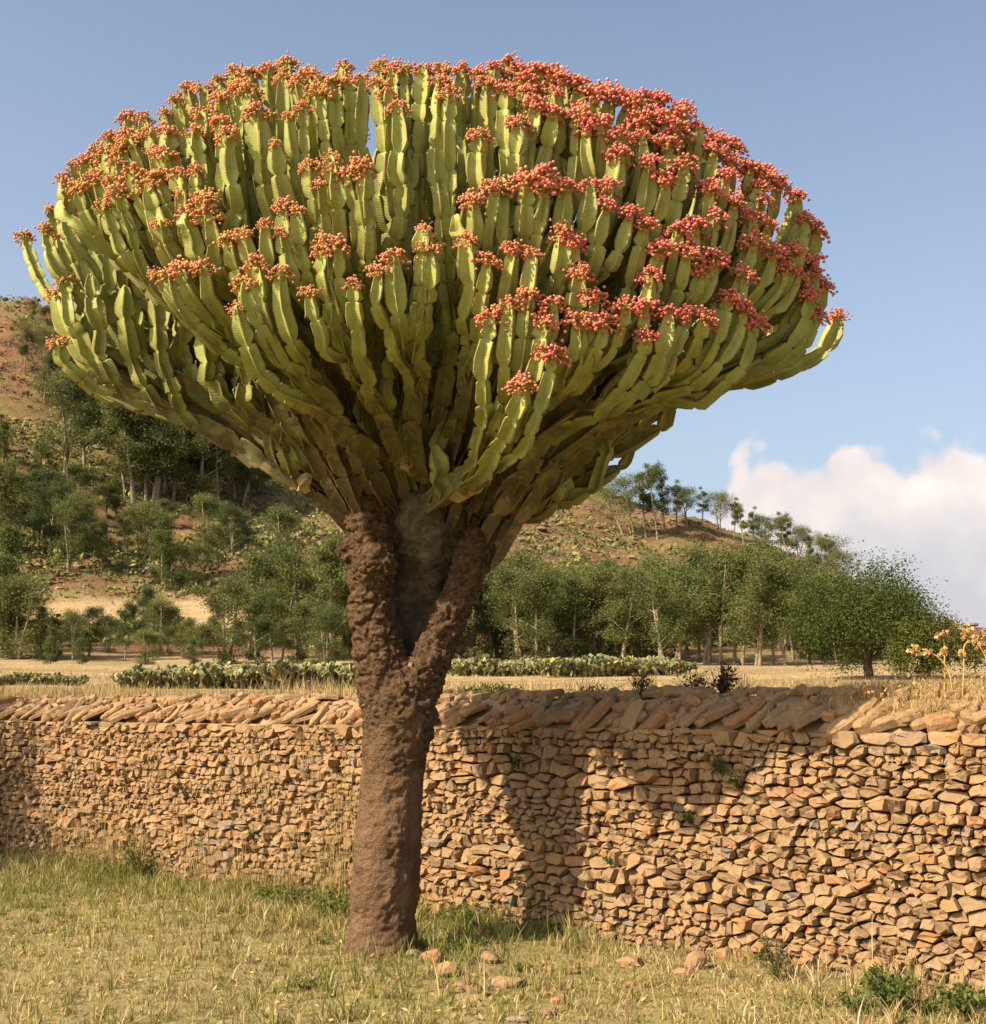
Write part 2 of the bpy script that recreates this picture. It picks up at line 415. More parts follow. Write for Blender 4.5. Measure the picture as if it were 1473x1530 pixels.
def polar_sheet(name, th, rr_of, zf, mat, extra=None, smooth=True):
    TH = np.asarray(th); rows = [rr_of(a) for a in TH]; Rr = np.array(rows); n, m = Rr.shape
    X = Rr * np.sin(TH)[:, None]; Y = Rr * np.cos(TH)[:, None]; Z = zf(X, Y)
    V = np.stack([X, Y, Z], -1).reshape(-1, 3)
    i = np.arange(n - 1)[:, None] * m; j = np.arange(m - 1)[None]
    Q = np.stack([i + j, i + j + 1, i + m + j + 1, i + m + j], -1).reshape(-1, 4)
    return make_mesh(name, V, [Q], mat, extra(X.ravel(), Y.ravel()) if extra else None, smooth)

def mat_near_ground():
    m, t, b = new_mat('dry_turf_soil', 0.95, 0.1); p = pos(t)
    n = t.noise(p, 1.3, 6.0, 0.65); n2 = t.noise(p, 14.0, 5.0, 0.65)
    c = t.mix(t.sstep(n, .35, .65), (0.255, 0.20, 0.09), (0.21, 0.195, 0.065))
    c = t.mix(t.sstep(n2, .4, .7, 0, .7), c, (0.17, 0.115, 0.06))
    t.set(b, 'Base Color', c); bump(t, b, n2, .8, .04); return m
def mat_terrain():
    m, t, b = new_mat('hill_soil', 0.95, 0.1); p = pos(t); f = t.attr('field'); hill = t.attr('hill')
    n1 = t.noise(p, .045, 6.0, .65); n2 = t.noise(p, .28, 6.0, .7); n3 = t.noise(p, 1.6, 5.0, .7)
    soil = t.ramp(n2, [(.30, (.115, .058, .034)), (.5, (.215, .108, .058)), (.7, (.28, .155, .085))])
    scrub = t.ramp(n3, [(.3, (.105, .095, .033)), (.55, (.21, .175, .06)), (.75, (.28, .225, .10))])
    c = t.mix(t.sstep(t.math('ADD', t.math('MULTIPLY', n1, .6), t.math('MULTIPLY', n2, .5)), .47, .64), soil, scrub)
    c = t.mix(t.sstep(n3, .56, .70, 0, .75), c, (.085, .055, .035))
    straw = t.ramp(t.noise(p, .9, 6.0, .7), [(.3, (.33, .22, .10)), (.5, (.46, .33, .165)), (.75, (.54, .40, .22))])
    row = t.n('ShaderNodeMapping', {'Vector': p, 'Scale': (.25, 2.4, 1.0)}).outputs[0]
    straw = t.mix(t.sstep(t.noise(row, 1.0, 4.0, .6), .45, .7, 0, .5), straw, (.27, .17, .085))
    field = t.mix(f, t.mix(t.sstep(n3, .45, .65, 0, .6), (.36, .25, .12), (.20, .18, .065)), straw)
    t.set(b, 'Base Color', t.mix(hill, field, c))
    bump(t, b, t.math('ADD', n3, t.math('MULTIPLY', t.noise(p, 7.0, 5.0, .7), .3)), .9, .5); return m
def terrain_attrs(x, y):
    D = np.hypot(x, y); u = x / np.maximum(y, 1e-3); left = sm(u, .02, -.06)
    nz = (fbm(x / 12, y / 12, 41, 4) - .5) * 14
    strip = sm(D, 126, 131) * sm(D, 159, 153) * sm(u, -.40, -.37) * sm(u, -.185, -.20)
    hill = sm(D + nz, 95, 106) * (1 - strip)
    f = np.clip(strip + (1 - hill) * sm(fbm(x / 9, y / 5, 51, 4), .38, .6), 0, 1)
    return {'field': f, 'hill': hill}

M_NEAR = mat_near_ground(); M_TERR = mat_terrain()
the_l = math.atan2(-WD[0], -WD[1]); the_r = math.atan2(WD[0], WD[1])      # headings of the two wall ends
def r_wall(th, off=0.0):
    d = np.array((math.sin(th), math.cos(th))); return (WA @ WN + off) / (d @ WN)
th_f = np.concatenate([np.linspace(the_l + R(2), R(-32), 60), np.linspace(R(-31.9), R(31.9), 430), np.linspace(R(32.2), the_r - R(2), 90)])
link('hillside_terrain', polar_sheet('hillside_terrain', th_f, lambda a: np.geomspace(r_wall(a, .40), max(1600.0, r_wall(a, .4) * 1.5), 240),
     terrain_h, M_TERR, terrain_attrs), kind='structure')
th_g = np.concatenate([np.linspace(R(-180), R(-35), 60), np.linspace(R(-34.5), R(34.5), 190), np.linspace(R(35), R(180), 60)])
def g_rows(a): return np.concatenate([[0.02], np.linspace(.6, 4.5, 18), np.linspace(4.6, 18, 130), np.geomspace(19, 3000, 30)])
link('ground', polar_sheet('ground', th_g, g_rows, ground_h, M_NEAR), kind='structure')

# ------------------------------------------------------------------ dry-stone wall
S0, S1 = -5.5, 15.4
wall = empty('dry_stone_wall', (float(WA[0]), float(WA[1]), 0), 'long rough dry-stone wall of brown field stones with a slanting slab coping', 'wall'); wall['kind'] = 'thing'
WALL_M = Matrix(((WD[0], WN[0], 0, 0), (WD[1], WN[1], 0, 0), (0, 0, 1, 0), (0, 0, 0, 1)))      # local: s along, t back, z up
wall.matrix_world = Matrix.Translation((float(WA[0]), float(WA[1]), 0)) @ WALL_M
def face_t(s, z):
    """gentle batter and bulges of the wall face"""
    return 0.06 * (np.asarray(z) / WALL_H) - 0.03 + (vn(np.asarray(s) * .55, np.asarray(z) * .7, 61) - .5) * .06
def clip_poly(P, n, c):
    out = []
    for i in range(len(P)):
        a, b = P[i - 1], P[i]; da = a @ n - c; db = b @ n - c
        if da <= 0: out.append(a)
        if (da < 0) != (db < 0): out.append(a + (b - a) * (da / (da - db)))
    return np.array(out) if len(out) > 2 else None
def thin_poly(P, k):
    P = list(P)
    while len(P) > k:
        L = [np.linalg.norm(P[i] - P[(i + 1) % len(P)]) for i in range(len(P))]; i = int(np.argmin(L))
        j = (i + 1) % len(P); P[i] = (P[i] + P[j]) / 2; P.pop(j)
    return np.array(P)
def round_poly(P, a=.22):
    Q = []
    for i in range(len(P)):
        p, q = P[i], P[(i + 1) % len(P)]; Q += [p * (1 - a) + q * a, p * a + q * (1 - a)]
    return np.array(Q)
def stone_mesh(P, prot, tilt, g, back=.14):
    """one stone: outline in (s,z) round its centre -> closed lump with a bevelled, uneven front (t negative = towards the viewer)"""
    n = len(P); c = P.mean(0); r = np.abs(P - c).max(0)
    ring = lambda k, t, j: np.stack([c[0] + (P[:, 0] - c[0]) * k + g.normal(0, j, n), t + 0 * P[:, 0], c[1] + (P[:, 1] - c[1]) * k + g.normal(0, j, n)], 1)
    a = ring(.9, back, 0); b = ring(1.0, .0, 0); b[:, 1] += g.normal(0, .004, n)
    f = ring(g.uniform(.74, .90), -prot, .005)
    f[:, 1] += (f[:, 0] - c[0]) * tilt[0] + (f[:, 2] - c[1]) * tilt[1] + g.normal(0, prot * .22, n)
    ce = np.array([[c[0] + g.normal(0, r[0] * .15), -prot * g.uniform(.75, 1.2), c[1] + g.normal(0, r[1] * .15)]])
    V = np.vstack([a, b, f, ce]); j = np.arange(n); k = (j + 1) % n
    Q = np.vstack([np.stack([j, k, n + k, n + j], 1), np.stack([n + j, n + k, 2 * n + k, 2 * n + j], 1)])
    T = np.stack([2 * n + j, 2 * n + k, np.full(n, 3 * n)], 1)
    return V, [Q, T]

# seeds in wandering courses, then a cell for each stone
g = np.random.default_rng(11)
seeds = []
z = -.05
while z < WALL_H - .02:
    h = g.choice([.036, .048, .060, .076, .100], p=[.22, .28, .26, .16, .08])
    s = S0 + g.uniform(0, .2)
    while s < S1:
        wd = h * g.uniform(.9, 2.7) * (1.0 if g.random() > .12 else .6)
        wob = (vn(s * .8, z * 3, 71) - .5) * .09
        if h > .07 and g.random() < .22:
            seeds.append((s + wd / 2, z + h * .25 + wob)); seeds.append((s + wd / 2 + g.normal(0, .02), z + h * .8 + wob))
        else: seeds.append((s + wd / 2, z + h / 2 + wob + g.normal(0, h * .10)))
        s += wd
    z += h
seeds = np.array(seeds); seeds = seeds[g.random(len(seeds)) > .13]
ASP = np.array((.55, 1.0))                         # squash so that cells come out wide
SS = seeds * ASP
order = np.argsort(SS[:, 0]); SS = SS[order]; seeds = seeds[order]
cells = []
for i, p in enumerate(SS):
    lo = np.searchsorted(SS[:, 0], p[0] - .22); hi = np.searchsorted(SS[:, 0], p[0] + .22)
    Nb = SS[lo:hi]; d = ((Nb - p) ** 2).sum(1); idx = np.argsort(d)[1:15]
    P = np.array([p + (-.11, -.09), p + (.11, -.09), p + (.11, .09), p + (-.11, .09)])
    P = clip_poly(P, np.array((0., 1.)), WALL_H + .02); 
    if P is None: continue
    for q in Nb[idx]:
        n = q - p; P = clip_poly(P, n, (q @ q - p @ p) / 2)
        if P is None: break
    if P is None: continue
    P = P / ASP; 
    if np.ptp(P[:, 0]) < .022 or np.ptp(P[:, 1]) < .018: continue
    cells.append(P)
stones = []
for P in cells:
    c = P.mean(0); gap = g.uniform(.0015, .005); ext = np.abs(P - c).max(0)
    P = c + (P - c) * (1 - gap / np.maximum(ext, .02))
    P = round_poly(P, .16); P = thin_poly(P, 9); P = P + g.normal(0, .004, P.shape)
    if abs(P[:, 0].min()) > 1e6: continue
    big_ = min(ext.min() / .04, 1.5)
    V, F = stone_mesh(P - c, g.uniform(.018, .046) * big_, (g.normal(0, .16), g.normal(.10, .26)), g)
    t0 = float(face_t(c[0], c[1])) + g.normal(0, .014)
    stones.append((c, t0, V, F, g.beta(2.6, 2.6) * .85 if g.random() > .07 else g.uniform(.8, 1)))
def frame_px(s, t, z):
    q = WA + WD * s + WN * t; v = np.array((q[0], q[1], z - EYE))
    dep = v[1] * math.cos(PITCH) + v[2] * math.sin(PITCH); up = -v[1] * math.sin(PITCH) + v[2] * math.cos(PITCH)
    return 736.5 + FPX * v[0] / dep, 765 - FPX * up / dep, dep
score = []
for i, (c, t0, V, F, tint) in enumerate(stones):
    x, y, d = frame_px(c[0], t0, c[1])
    sz = np.ptp(V[:, 0]) * np.ptp(V[:, 2]) / d ** 2 if (0 < x < 1480 and y < 1530 and c[1] > .0 and d > 0) else 0
    score.append(sz)
top300 = set(np.argsort(score)[::-1][:300].tolist())
rest = Bag()
for i, (c, t0, V, F, tint) in enumerate(stones):
    if i in top300:
        link('stone', make_mesh('stone', V, F, M_STONE, {'tint': np.full(len(V), tint)}), wall, (c[0], t0, c[1]))
    else: rest.add(V + np.array((c[0], t0, c[1])), F, tint=tint)
link('stone', rest.mesh('stones', M_STONE), wall, kind='stuff')

# earth core: recessed behind the stones, humped under the coping
sg = np.linspace(S0, S1, 140)
prof = [(.075, -.3), (.075, 1.38), (.07, 1.43), (.08, 1.47), (.14, 1.545), (.25, 1.64), (.40, 1.69), (.56, 1.67), (.74, 1.58), (.86, 1.45), (.86, -.3)]
V = []; 
for s in sg:
    for (t, z) in prof:
        on = z > 1.43
        V.append((s, t + float(face_t(s, min(z, WALL_H))) * (1 if t < .3 else 0), z + (float(fbm(s * 2.2, t * 6, 81, 3)) - .5) * .05 * on))
V = np.array(V); m = len(prof); i = np.arange(len(sg) - 1)[:, None] * m; j = np.arange(m - 1)[None]
Q = np.stack([i + j, i + j + 1, i + m + j + 1, i + m + j], -1).reshape(-1, 4)
link('wall_core', make_mesh('wall_core', V, [Q], [M_SOIL, M_CAPSOIL], None, False, [1 if 2 <= (k % (m - 1)) <= 8 else 0 for k in range(len(Q))]), wall)

# coping: slabs lying on the slope, leaning over one another, then smaller stones along the ridge
slab_meshes = []
for k in range(16):
    n = 9; a = np.linspace(0, 2 * math.pi, n, endpoint=False) + g.uniform(-.18, .18, n)
    rr = g.uniform(.82, 1.05, n)
    P = np.stack([np.sign(np.cos(a)) * np.abs(np.cos(a)) ** .75 * rr * .5, np.sign(np.sin(a)) * np.abs(np.sin(a)) ** .75 * rr * .5], 1)
    a0 = np.c_[P[:, 0] * .96, P[:, 1] * .96, np.full(n, -.5) + g.normal(0, .08, n)]
    b0 = np.c_[P[:, 0], P[:, 1], np.full(n, .18) + g.normal(0, .10, n)]
    f0 = np.c_[P[:, 0] * .86, P[:, 1] * .86, np.full(n, .5) + g.normal(0, .10, n)]
    V = np.vstack([a0, b0, f0, [[g.normal(0, .05), g.normal(0, .05), .56]]]); j = np.arange(n); kk = (j + 1) % n
    F = [np.vstack([np.stack([j, kk, n + kk, n + j], 1), np.stack([n + j, n + kk, 2 * n + kk, 2 * n + j], 1)]), np.stack([2 * n + j, 2 * n + kk, np.full(n, 3 * n)], 1), j[None, ::-1]]
    slab_meshes.append(make_mesh('coping_slab', V, F, M_STONE, {'tint': np.full(len(V), g.uniform(.12, .62) if k < 13 else g.uniform(.62, .85))}))
ridge = Bag()
def put_slab(s, t, z, L, W, H, skew, slope, roll, pitch_=0.0, joined=False):
    up = np.array((math.sin(skew), math.cos(skew) * math.cos(slope), math.cos(skew) * math.sin(slope)))    # long axis, in (s,t,z)
    nrm = np.array((0, -math.sin(slope), math.cos(slope)))
    nrm = nrm + np.array((-1.0, 0, 0)) * math.tan(roll); x = np.cross(up, nrm); x /= np.linalg.norm(x); nrm = np.cross(x, up)
    q = Matrix(((x[0], up[0], nrm[0]), (x[1], up[1], nrm[1]), (x[2], up[2], nrm[2]))).to_4x4()
    me = slab_meshes[g.integers(len(slab_meshes))]
    if joined:
        MM = Matrix.Translation((s, t, z)) @ q @ Matrix.Diagonal((W, L, H, 1)); n = len(me.vertices)
        co = np.array([(MM @ v.co)[:] for v in me.vertices]); ti = me.attributes['tint'].data[0].value
        ff = {}
        for pl in me.polygons: ff.setdefault(len(pl.vertices), []).append(list(pl.vertices))
        ridge.add(co, [np.array(v) for v in ff.values()], tint=ti); return
    o = link('coping_stone', me, wall)
    o.matrix_parent_inverse = Matrix.Identity(4)
    o.matrix_basis = Matrix.Translation((s, t, z)) @ q @ Matrix.Diagonal((W, L, H, 1))
s = S0 + .1; nslab = 0
while s < S1 - .1:
    near = s > 2.0
    W = g.uniform(.06, .15); L = g.uniform(.24, .44) * (1.0 if g.random() > .2 else .72); H = g.uniform(.035, .06)
    tz = float(face_t(s, WALL_H))
    put_slab(s + .06, .105 + tz + g.normal(0, .02), 1.555 + g.normal(0, .022), L, W * 1.3, H * g.uniform(.8, 1.5), R(g.normal(32, 19)), R(g.normal(38, 9)), R(g.uniform(6, 36)))
    s += W * g.uniform(.95, 1.25); nslab += 1
s = S0
while s < S1 - .1:
    W = g.uniform(.08, .19)
    put_slab(s, .40 + g.normal(0, .05), 1.705 + g.normal(0, .012), g.uniform(.14, .28), W, g.uniform(.04, .07), R(g.normal(35, 25)), R(g.normal(8, 8)), R(g.normal(6, 8)), 0.0, nslab >= 298 or not 1.5 < s < 11)
    s += W * g.uniform(.8, 1.3); nslab += 1

for _ in range(620):                                # rubble bedded among the slabs
    t = g.uniform(.08, .42); put_slab(g.uniform(S0, S1), t, 1.50 + .21 * min(1, t / .40) + g.normal(0, .012), g.uniform(.07, .19), g.uniform(.06, .12), g.uniform(.035, .065), R(g.uniform(-90, 90)), R(g.normal(30, 14)), R(g.normal(0, 14)), 0.0, True)
if ridge.n: link('ridge_stones', ridge.mesh('ridge_stones', M_STONE), wall, kind='stuff')
# ------------------------------------------------------------------ the candelabra euphorbia
TREE_Y = 8.78
base = on_z(571, 1425, 0.0)
tree = empty('candelabra_euphorbia', (base[0], base[1], 0), 'huge candelabra euphorbia with one mud-brown forked trunk and red flower tips', 'tree')
TB = np.array((base[0], base[1], 0.0))
def TP(px, py, dy=0.0): return at_y(px, py, TREE_Y + dy) - TB
def PXM(dy=0.0): return (TREE_Y + dy) / FPX / .985          # metres per photo pixel at the tree

def cr_(px, py, rpx, dy=0.0): return (*TP(px, py, dy), rpx * PXM(dy))
# trunk, its two barky limbs and their burrs: tubes fused into one skin, then roughened
raw = Bag()
def fuse(ctrl, n=40, k=22):
    C = smooth_path(np.array(ctrl, float), n); V, F = tube(C[:, :3], np.maximum(C[:, 3], .01), k)
    V = np.vstack([V, C[0, :3]]); jj = np.arange(k); F.append(np.stack([(jj + 1) % k, jj, np.full(k, len(V) - 1)], 1)); raw.add(V, F)
fuse([cr_(570, 1470, 78), cr_(571, 1440, 62), cr_(572, 1415, 52), cr_(573, 1370, 47), cr_(577, 1300, 47), cr_(584, 1200, 45), cr_(590, 1120, 47), cr_(597, 1070, 52), cr_(603, 1035, 50), cr_(606, 1005, 34), cr_(608, 985, 12)], 60, 30)
fuse([cr_(588, 1100, 36), cr_(577, 1030, 40), cr_(564, 960, 37), cr_(557, 890, 35), cr_(556, 845, 34), cr_(554, 800, 36), cr_(548, 745, 44, .05), cr_(540, 700, 46, .1), cr_(533, 650, 30, .1)], 50)
fuse([cr_(604, 1090, 34), cr_(628, 1020, 32), cr_(655, 960, 28), cr_(679, 905, 26), cr_(700, 855, 26), cr_(716, 812, 28), cr_(738, 782, 30, -.01), cr_(766, 754, 30, .0), cr_(796, 724, 20, .0)], 50)
for c_ in ([cr_(556, 870, 20, -.08), cr_(560, 850, 30, -.12), cr_(566, 832, 30, -.13), cr_(572, 815, 16, -.11)], [cr_(700, 850, 17, -.06), cr_(708, 810, 17, -.10), cr_(716, 775, 10, -.11)],
           [cr_(530, 838, 12, .0), cr_(516, 826, 9, -.03), cr_(504, 818, 6, -.03)], [cr_(680, 965, 14, .02), cr_(696, 960, 10, .02), cr_(710, 962, 5, .02)],
           [cr_(540, 1440, 30, -.05), cr_(522, 1452, 16, -.1)], [cr_(605, 1440, 28, -.05), cr_(626, 1450, 14, -.12)]):
    fuse(c_, 14, 14)
tmp = bpy.data.objects.new('fuse_tmp', raw.mesh('fuse_tmp', M_BARK)); COL.objects.link(tmp)
md = tmp.modifiers.new('r', 'REMESH'); md.mode = 'VOXEL'; md.voxel_size = .0105
md = tmp.modifiers.new('s', 'SMOOTH'); md.iterations = 9; md.factor = .5
dg = bpy.context.evaluated_depsgraph_get(); em = tmp.evaluated_get(dg).to_mesh()
nv = len(em.vertices); V = np.zeros(nv * 3); em.vertices.foreach_get('co', V); V = V.reshape(-1, 3); Nn = np.zeros(nv * 3); em.vertices.foreach_get('normal', Nn); Nn = Nn.reshape(-1, 3)
nl = len(em.loops); li = np.zeros(nl, np.int32); em.loops.foreach_get('vertex_index', li); Fq = [li.reshape(-1, 4)] if nl == 4 * len(em.polygons) else None
if Fq is None:
    dd = {}
    for pl in em.polygons: dd.setdefault(len(pl.vertices), []).append(list(pl.vertices))
    Fq = [np.array(v) for v in dd.values()]
tmp.evaluated_get(dg).to_mesh_clear(); bpy.data.objects.remove(tmp)
ro = .30 + .70 * sm(V[:, 2] + (fbm(V[:, 0] * 5, V[:, 2] * 5, 66, 3) - .5) * .9, 1.15, 1.75); disp = np.zeros(nv)
for i in range(nv):
    v = Vector(V[i]); r_ = ro[i]
    a = mnoise.fractal(v * 3.2, 1.0, 2.0, 3) * .016
    f = mnoise.fractal(Vector((v.x * 12, v.y * 12, v.z * 15)), .75, 2.1, 5)
    w_ = v + mnoise.noise_vector(v * 9) * .03
    d4 = mnoise.voronoi(Vector((w_.x * 9, w_.y * 9, w_.z * 13)))[0]; crack = min(1.0, (d4[1] - d4[0]) * 4.0)
    d5 = mnoise.voronoi(Vector((w_.x * 21 + 5, w_.y * 21, w_.z * 33)))[0]; flake = min(1.0, (d5[1] - d5[0]) * 2.2) * max(0, mnoise.noise(v * 6) + .25)
    rg = mnoise.ridged_multi_fractal(Vector((v.x * 8, v.y * 8, v.z * 9)), .9, 2.1, 5, 1.0, 2.0)
    disp[i] = a + f * (.008 + .014 * r_) + (crack - .8) * (.002 + .014 * r_) + flake * .014 * r_ + (rg - 1.1) * (.003 + .010 * r_)
V = V + Nn * disp[:, None]
link('trunk', make_mesh('trunk', V, Fq, M_BARK, {'rough': ro}, True, None, 50), tree)
C = smooth_path(np.array([cr_(608, 1060, 36, .25), cr_(616, 1000, 46, .38), cr_(626, 920, 60, .42), cr_(634, 840, 72, .38), cr_(640, 770, 84, .25), cr_(640, 700, 86, .25), cr_(640, 640, 60, .25)]), 120)
V, F = tube(C[:, :3], C[:, 3], 48); V = np.array([q + (q - C[min(i // 48, len(C) - 1), :3]) * (.20 * mnoise.noise(Vector((q[0] * 8, q[1] * 8, q[2] * 2.5))) + .12 * mnoise.fractal(Vector(q) * 12, .8, 2, 4)) for i, q in enumerate(V)])
link('inner_stem', make_mesh('inner_stem', V, F, M_INNER, None, True), tree)

PROF_A = np.radians(np.concatenate([np.array([-4.0, 4.0, 13, 45, 77]) + 90 * q for q in range(4)]))
PROF_R = np.tile(np.array([1.0, 1.0, .56, 0.29, .56]), 4)
PROF_E = np.tile(np.array([1.0, 1.0, .45, 0.0, .45]), 4)
def winged(path, wing, seg, g, age0, age1, core=.42, pinch=.50, point=True, twist=.5, base_scale=1.0, ragged=.025):
    """a four-winged succulent stem, pinched into segments along the path"""
    D = np.concatenate([[0], np.cumsum(np.linalg.norm(np.diff(path, axis=0), axis=1))]); L = D[-1]
    st = []; d = 0.0
    while d < L - 1e-6:
        s = seg * g.uniform(.6, 1.55)
        if L - d - s < seg * .5: s = L - d
        sc = g.uniform(.82, 1.12)
        for f in (0, .08, .22, .5, .8, .95):
            shp = min(1.0, (f / .2) ** .7) * (1 - .42 * max(0, f - .15) ** 1.4) if f > 0 else 0
            st.append((d + f * s, (pinch + (1 - pinch) * shp) * sc))
        d += s
    st.append((L, pinch)); st = np.array(st); f = st[:, 0] / L
    P = np.stack([np.interp(st[:, 0], D, path[:, k]) for k in range(3)], 1)
    P += np.stack([np.interp(st[:, 0], np.linspace(0, L, 8), g.normal(0, .024, 8)) for _ in range(3)], 1) * np.sin(np.pi * f)[:, None]
    T, U, W = frames(P)
    wd = wing * st[:, 1] * (base_scale + (1 - base_scale) * np.minimum(1, f / .5))
    if point: wd = wd * np.where(L - st[:, 0] < seg * .55, .55 + .45 * (L - st[:, 0]) / (seg * .55), 1)
    cr = wing * core * (base_scale + (1 - base_scale) * np.minimum(1, f / .5))
    tw = g.uniform(0, 2 * math.pi) + twist * f * g.uniform(-1, 1)
    A = PROF_A[None] + tw[:, None]
    RR = np.maximum(wd[:, None] * PROF_R[None], np.minimum(cr, wd * 1.0)[:, None] * .92) * (1 + g.normal(0, ragged, (len(P), 20)))
    V = P[:, None] + RR[..., None] * (np.cos(A)[..., None] * U[:, None] + np.sin(A)[..., None] * W[:, None])
    n = len(P); k = 20
    i = np.arange(n - 1)[:, None] * k; j = np.arange(k)[None]; j2 = (j + 1) % k
    Q = np.stack([i + j, i + j2, i + k + j2, i + k + j], -1).reshape(-1, 4)
    V = np.vstack([V.reshape(-1, 3), P[-1] + T[-1] * wing * .25]); jj = np.arange(k)
    F = [Q, np.stack([(n - 1) * k + jj, (n - 1) * k + (jj + 1) % k, np.full(k, n * k)], 1)]
    age = np.append(np.repeat(age0 + (age1 - age0) * f, k), age1); al = np.append(np.repeat(st[:, 0], k), L)
    return V, F, {'edge': np.append(np.tile(PROF_E, n), 0.0), 'along': al, 'age': age}

# flower heads: an umbrella of small round capsules on short stalks
ICO_V, ICO_F = None, None
def ico():
    t = (1 + 5 ** .5) / 2
    V = np.array([(-1, t, 0), (1, t, 0), (-1, -t, 0), (1, -t, 0), (0, -1, t), (0, 1, t), (0, -1, -t), (0, 1, -t), (t, 0, -1), (t, 0, 1), (-t, 0, -1), (-t, 0, 1)], float)
    V /= np.linalg.norm(V[0])
    F = np.array([(0, 11, 5), (0, 5, 1), (0, 1, 7), (0, 7, 10), (0, 10, 11), (1, 5, 9), (5, 11, 4), (11, 10, 2), (10, 7, 6), (7, 1, 8), (3, 9, 4), (3, 4, 2), (3, 2, 6), (3, 6, 8), (3, 8, 9), (4, 9, 5), (2, 4, 11), (6, 2, 10), (8, 6, 7), (9, 8, 1)])
    return V, F
ICO_V, ICO_F = ico()
g = np.random.default_rng(23)
heads = []
for k in range(14):
    b = Bag(); nb = int(g.integers(30, 46)); el_ = g.uniform(.8, 1.25)
    for q in range(nb):
        az_ = g.uniform(0, 2 * math.pi); po = math.radians(g.uniform(8, 104)) * (1 if g.random() > .25 else .6)
        rr = .070 * g.uniform(.80, 1.12)
        d = np.array((math.sin(po) * math.cos(az_) * el_, math.sin(po) * math.sin(az_) / el_, math.cos(po) * .8))
        c = d * rr
        for m_ in range(int(g.integers(2, 5))):
            cc = c + g.normal(0, .0105, 3)
            # short stalk ties every capsule to the tip
            b.add(ICO_V * np.array((1, 1, .92)) * g.uniform(.0066, .0105) + cc, [ICO_F], tint=g.random(), )
        sv, sf = tube(np.array([(0, 0, -.012), c * .5 + (0, 0, .012), c]), np.array((.005, .0035, .0035)), 4)
        b.add(sv, sf, tint=.02)
    b.add(ICO_V * np.array((.03, .03, .02)) + (0, 0, -.012), [ICO_F], tint=.0)
    head = b.mesh('flower_head', M_FLOWER, True)
    heads.append(head)

# flower tips seen in the photograph (photo pixels) placed on the crown's dome
TIPS = [tuple(map(int, q.split(','))) for q in """
37,343 67,334 80,305 85,431 87,345 87,501 96,259 98,309 98,410 104,332 110,235 117,313 119,270 130,230 130,319 139,320 143,257 156,295 159,220 163,192 163,355
169,261 174,233 178,276 180,211 188,189 191,168 196,200 198,250 214,166 224,267 226,185 230,214 238,398 239,255 239,323 245,220 247,158 250,188 254,401 262,142
267,248 270,279 272,389 280,121 280,309 292,188 293,244 300,285 303,159 304,122 304,390 309,285 311,311 324,110 328,137 330,175 339,192 343,349 350,99 354,449
359,120 363,335 367,414 374,124 376,100 385,157 385,383 396,323 402,97 411,203 419,397 422,106 422,334 425,298 428,85 430,162 443,111 443,302 452,148 459,100
461,423 462,236 474,105 476,263 480,128 485,350 485,365 496,225 498,246 500,116 502,357 513,90 519,109 519,255 530,411 535,238 541,107 545,244 563,118 565,393
569,87 578,129 589,94 589,373 595,150 604,92 633,93 635,332 641,358 659,111 663,94 672,131 691,92 698,349 706,289 717,100 717,191 728,112 728,378 733,465 739,92
741,270 756,124 759,86 761,448 768,362 774,94 776,173 780,565 785,261 787,113 789,126 789,432 796,370 802,149 804,98 809,470 811,252 815,272 824,520 826,104
826,159 826,444 828,129 839,338 841,113 845,268 859,353 863,117 865,161 865,396 865,469 876,181 880,269 888,435 889,133 895,179 900,473 904,298 911,268 913,131
926,195 926,221 934,448 940,143 942,309 959,138 959,196 964,171 964,325 964,451 967,491 972,234 972,402 986,143 986,363 991,168 994,260 997,205 999,462 1008,184
1013,333 1016,168 1021,156 1021,240 1027,367 1029,459 1038,329 1040,183 1048,394 1054,465 1059,272 1067,214 1067,314 1067,377 1070,202 1086,252 1089,435
1092,230 1097,206 1097,293 1109,400 1111,451 1122,241 1122,318 1124,353 1127,473 1133,271 1138,290 1141,252 1146,326 1154,366 1162,266 1171,391 1183,368
1190,285 1190,402 1200,317 1211,432 1217,333 1217,382 1219,405 1219,462 1230,419 1252,462
""".split()]
CC = np.array((at_y(640, 560, 8.85)[0], 8.85, 4.60)); CR_ = np.array((2.95, 2.10, 1.62)); CR_LOW = np.array((2.95, 2.10, 4.5))
def dome(px, py):
    d = ray(px, py)
    for C_ in (CR_, CR_LOW):                       # upper dome, then the near-upright skirt below it
        o = (np.array((0, 0, EYE)) - CC) / C_; v = d / C_
        a = v @ v; b = 2 * o @ v; c = o @ o - 1; q = b * b - 4 * a * c
        t = -b / (2 * a) if q <= 0 else (-b - math.sqrt(q)) / (2 * a)
        p = np.array((0, 0, EYE)) + d * t
        if p[2] >= CC[2] and C_ is CR_: return p
    return p
def to_px(p):
    v = np.asarray(p) - np.array((0, 0, EYE)); dep = v[1] * math.cos(PITCH) + v[2] * math.sin(PITCH); up = -v[1] * math.sin(PITCH) + v[2] * math.cos(PITCH)
    return 736.5 + FPX * v[0] / dep, 765 - FPX * up / dep
def crown_top(px): return min([q[1] for q in TIPS if abs(q[0] - px) < 26] + [900])
g = np.random.default_rng(31)
tips = []
for (px, py) in TIPS:
    p = dome(px, py + 8)
    if px < 235 and py > 300: p = at_y(px, py + 8, 8.45 + g.uniform(-.25, .35))
    # the hollow at the heart of the crown: the stems behind it belong to the far side
    tips.append((p, px))
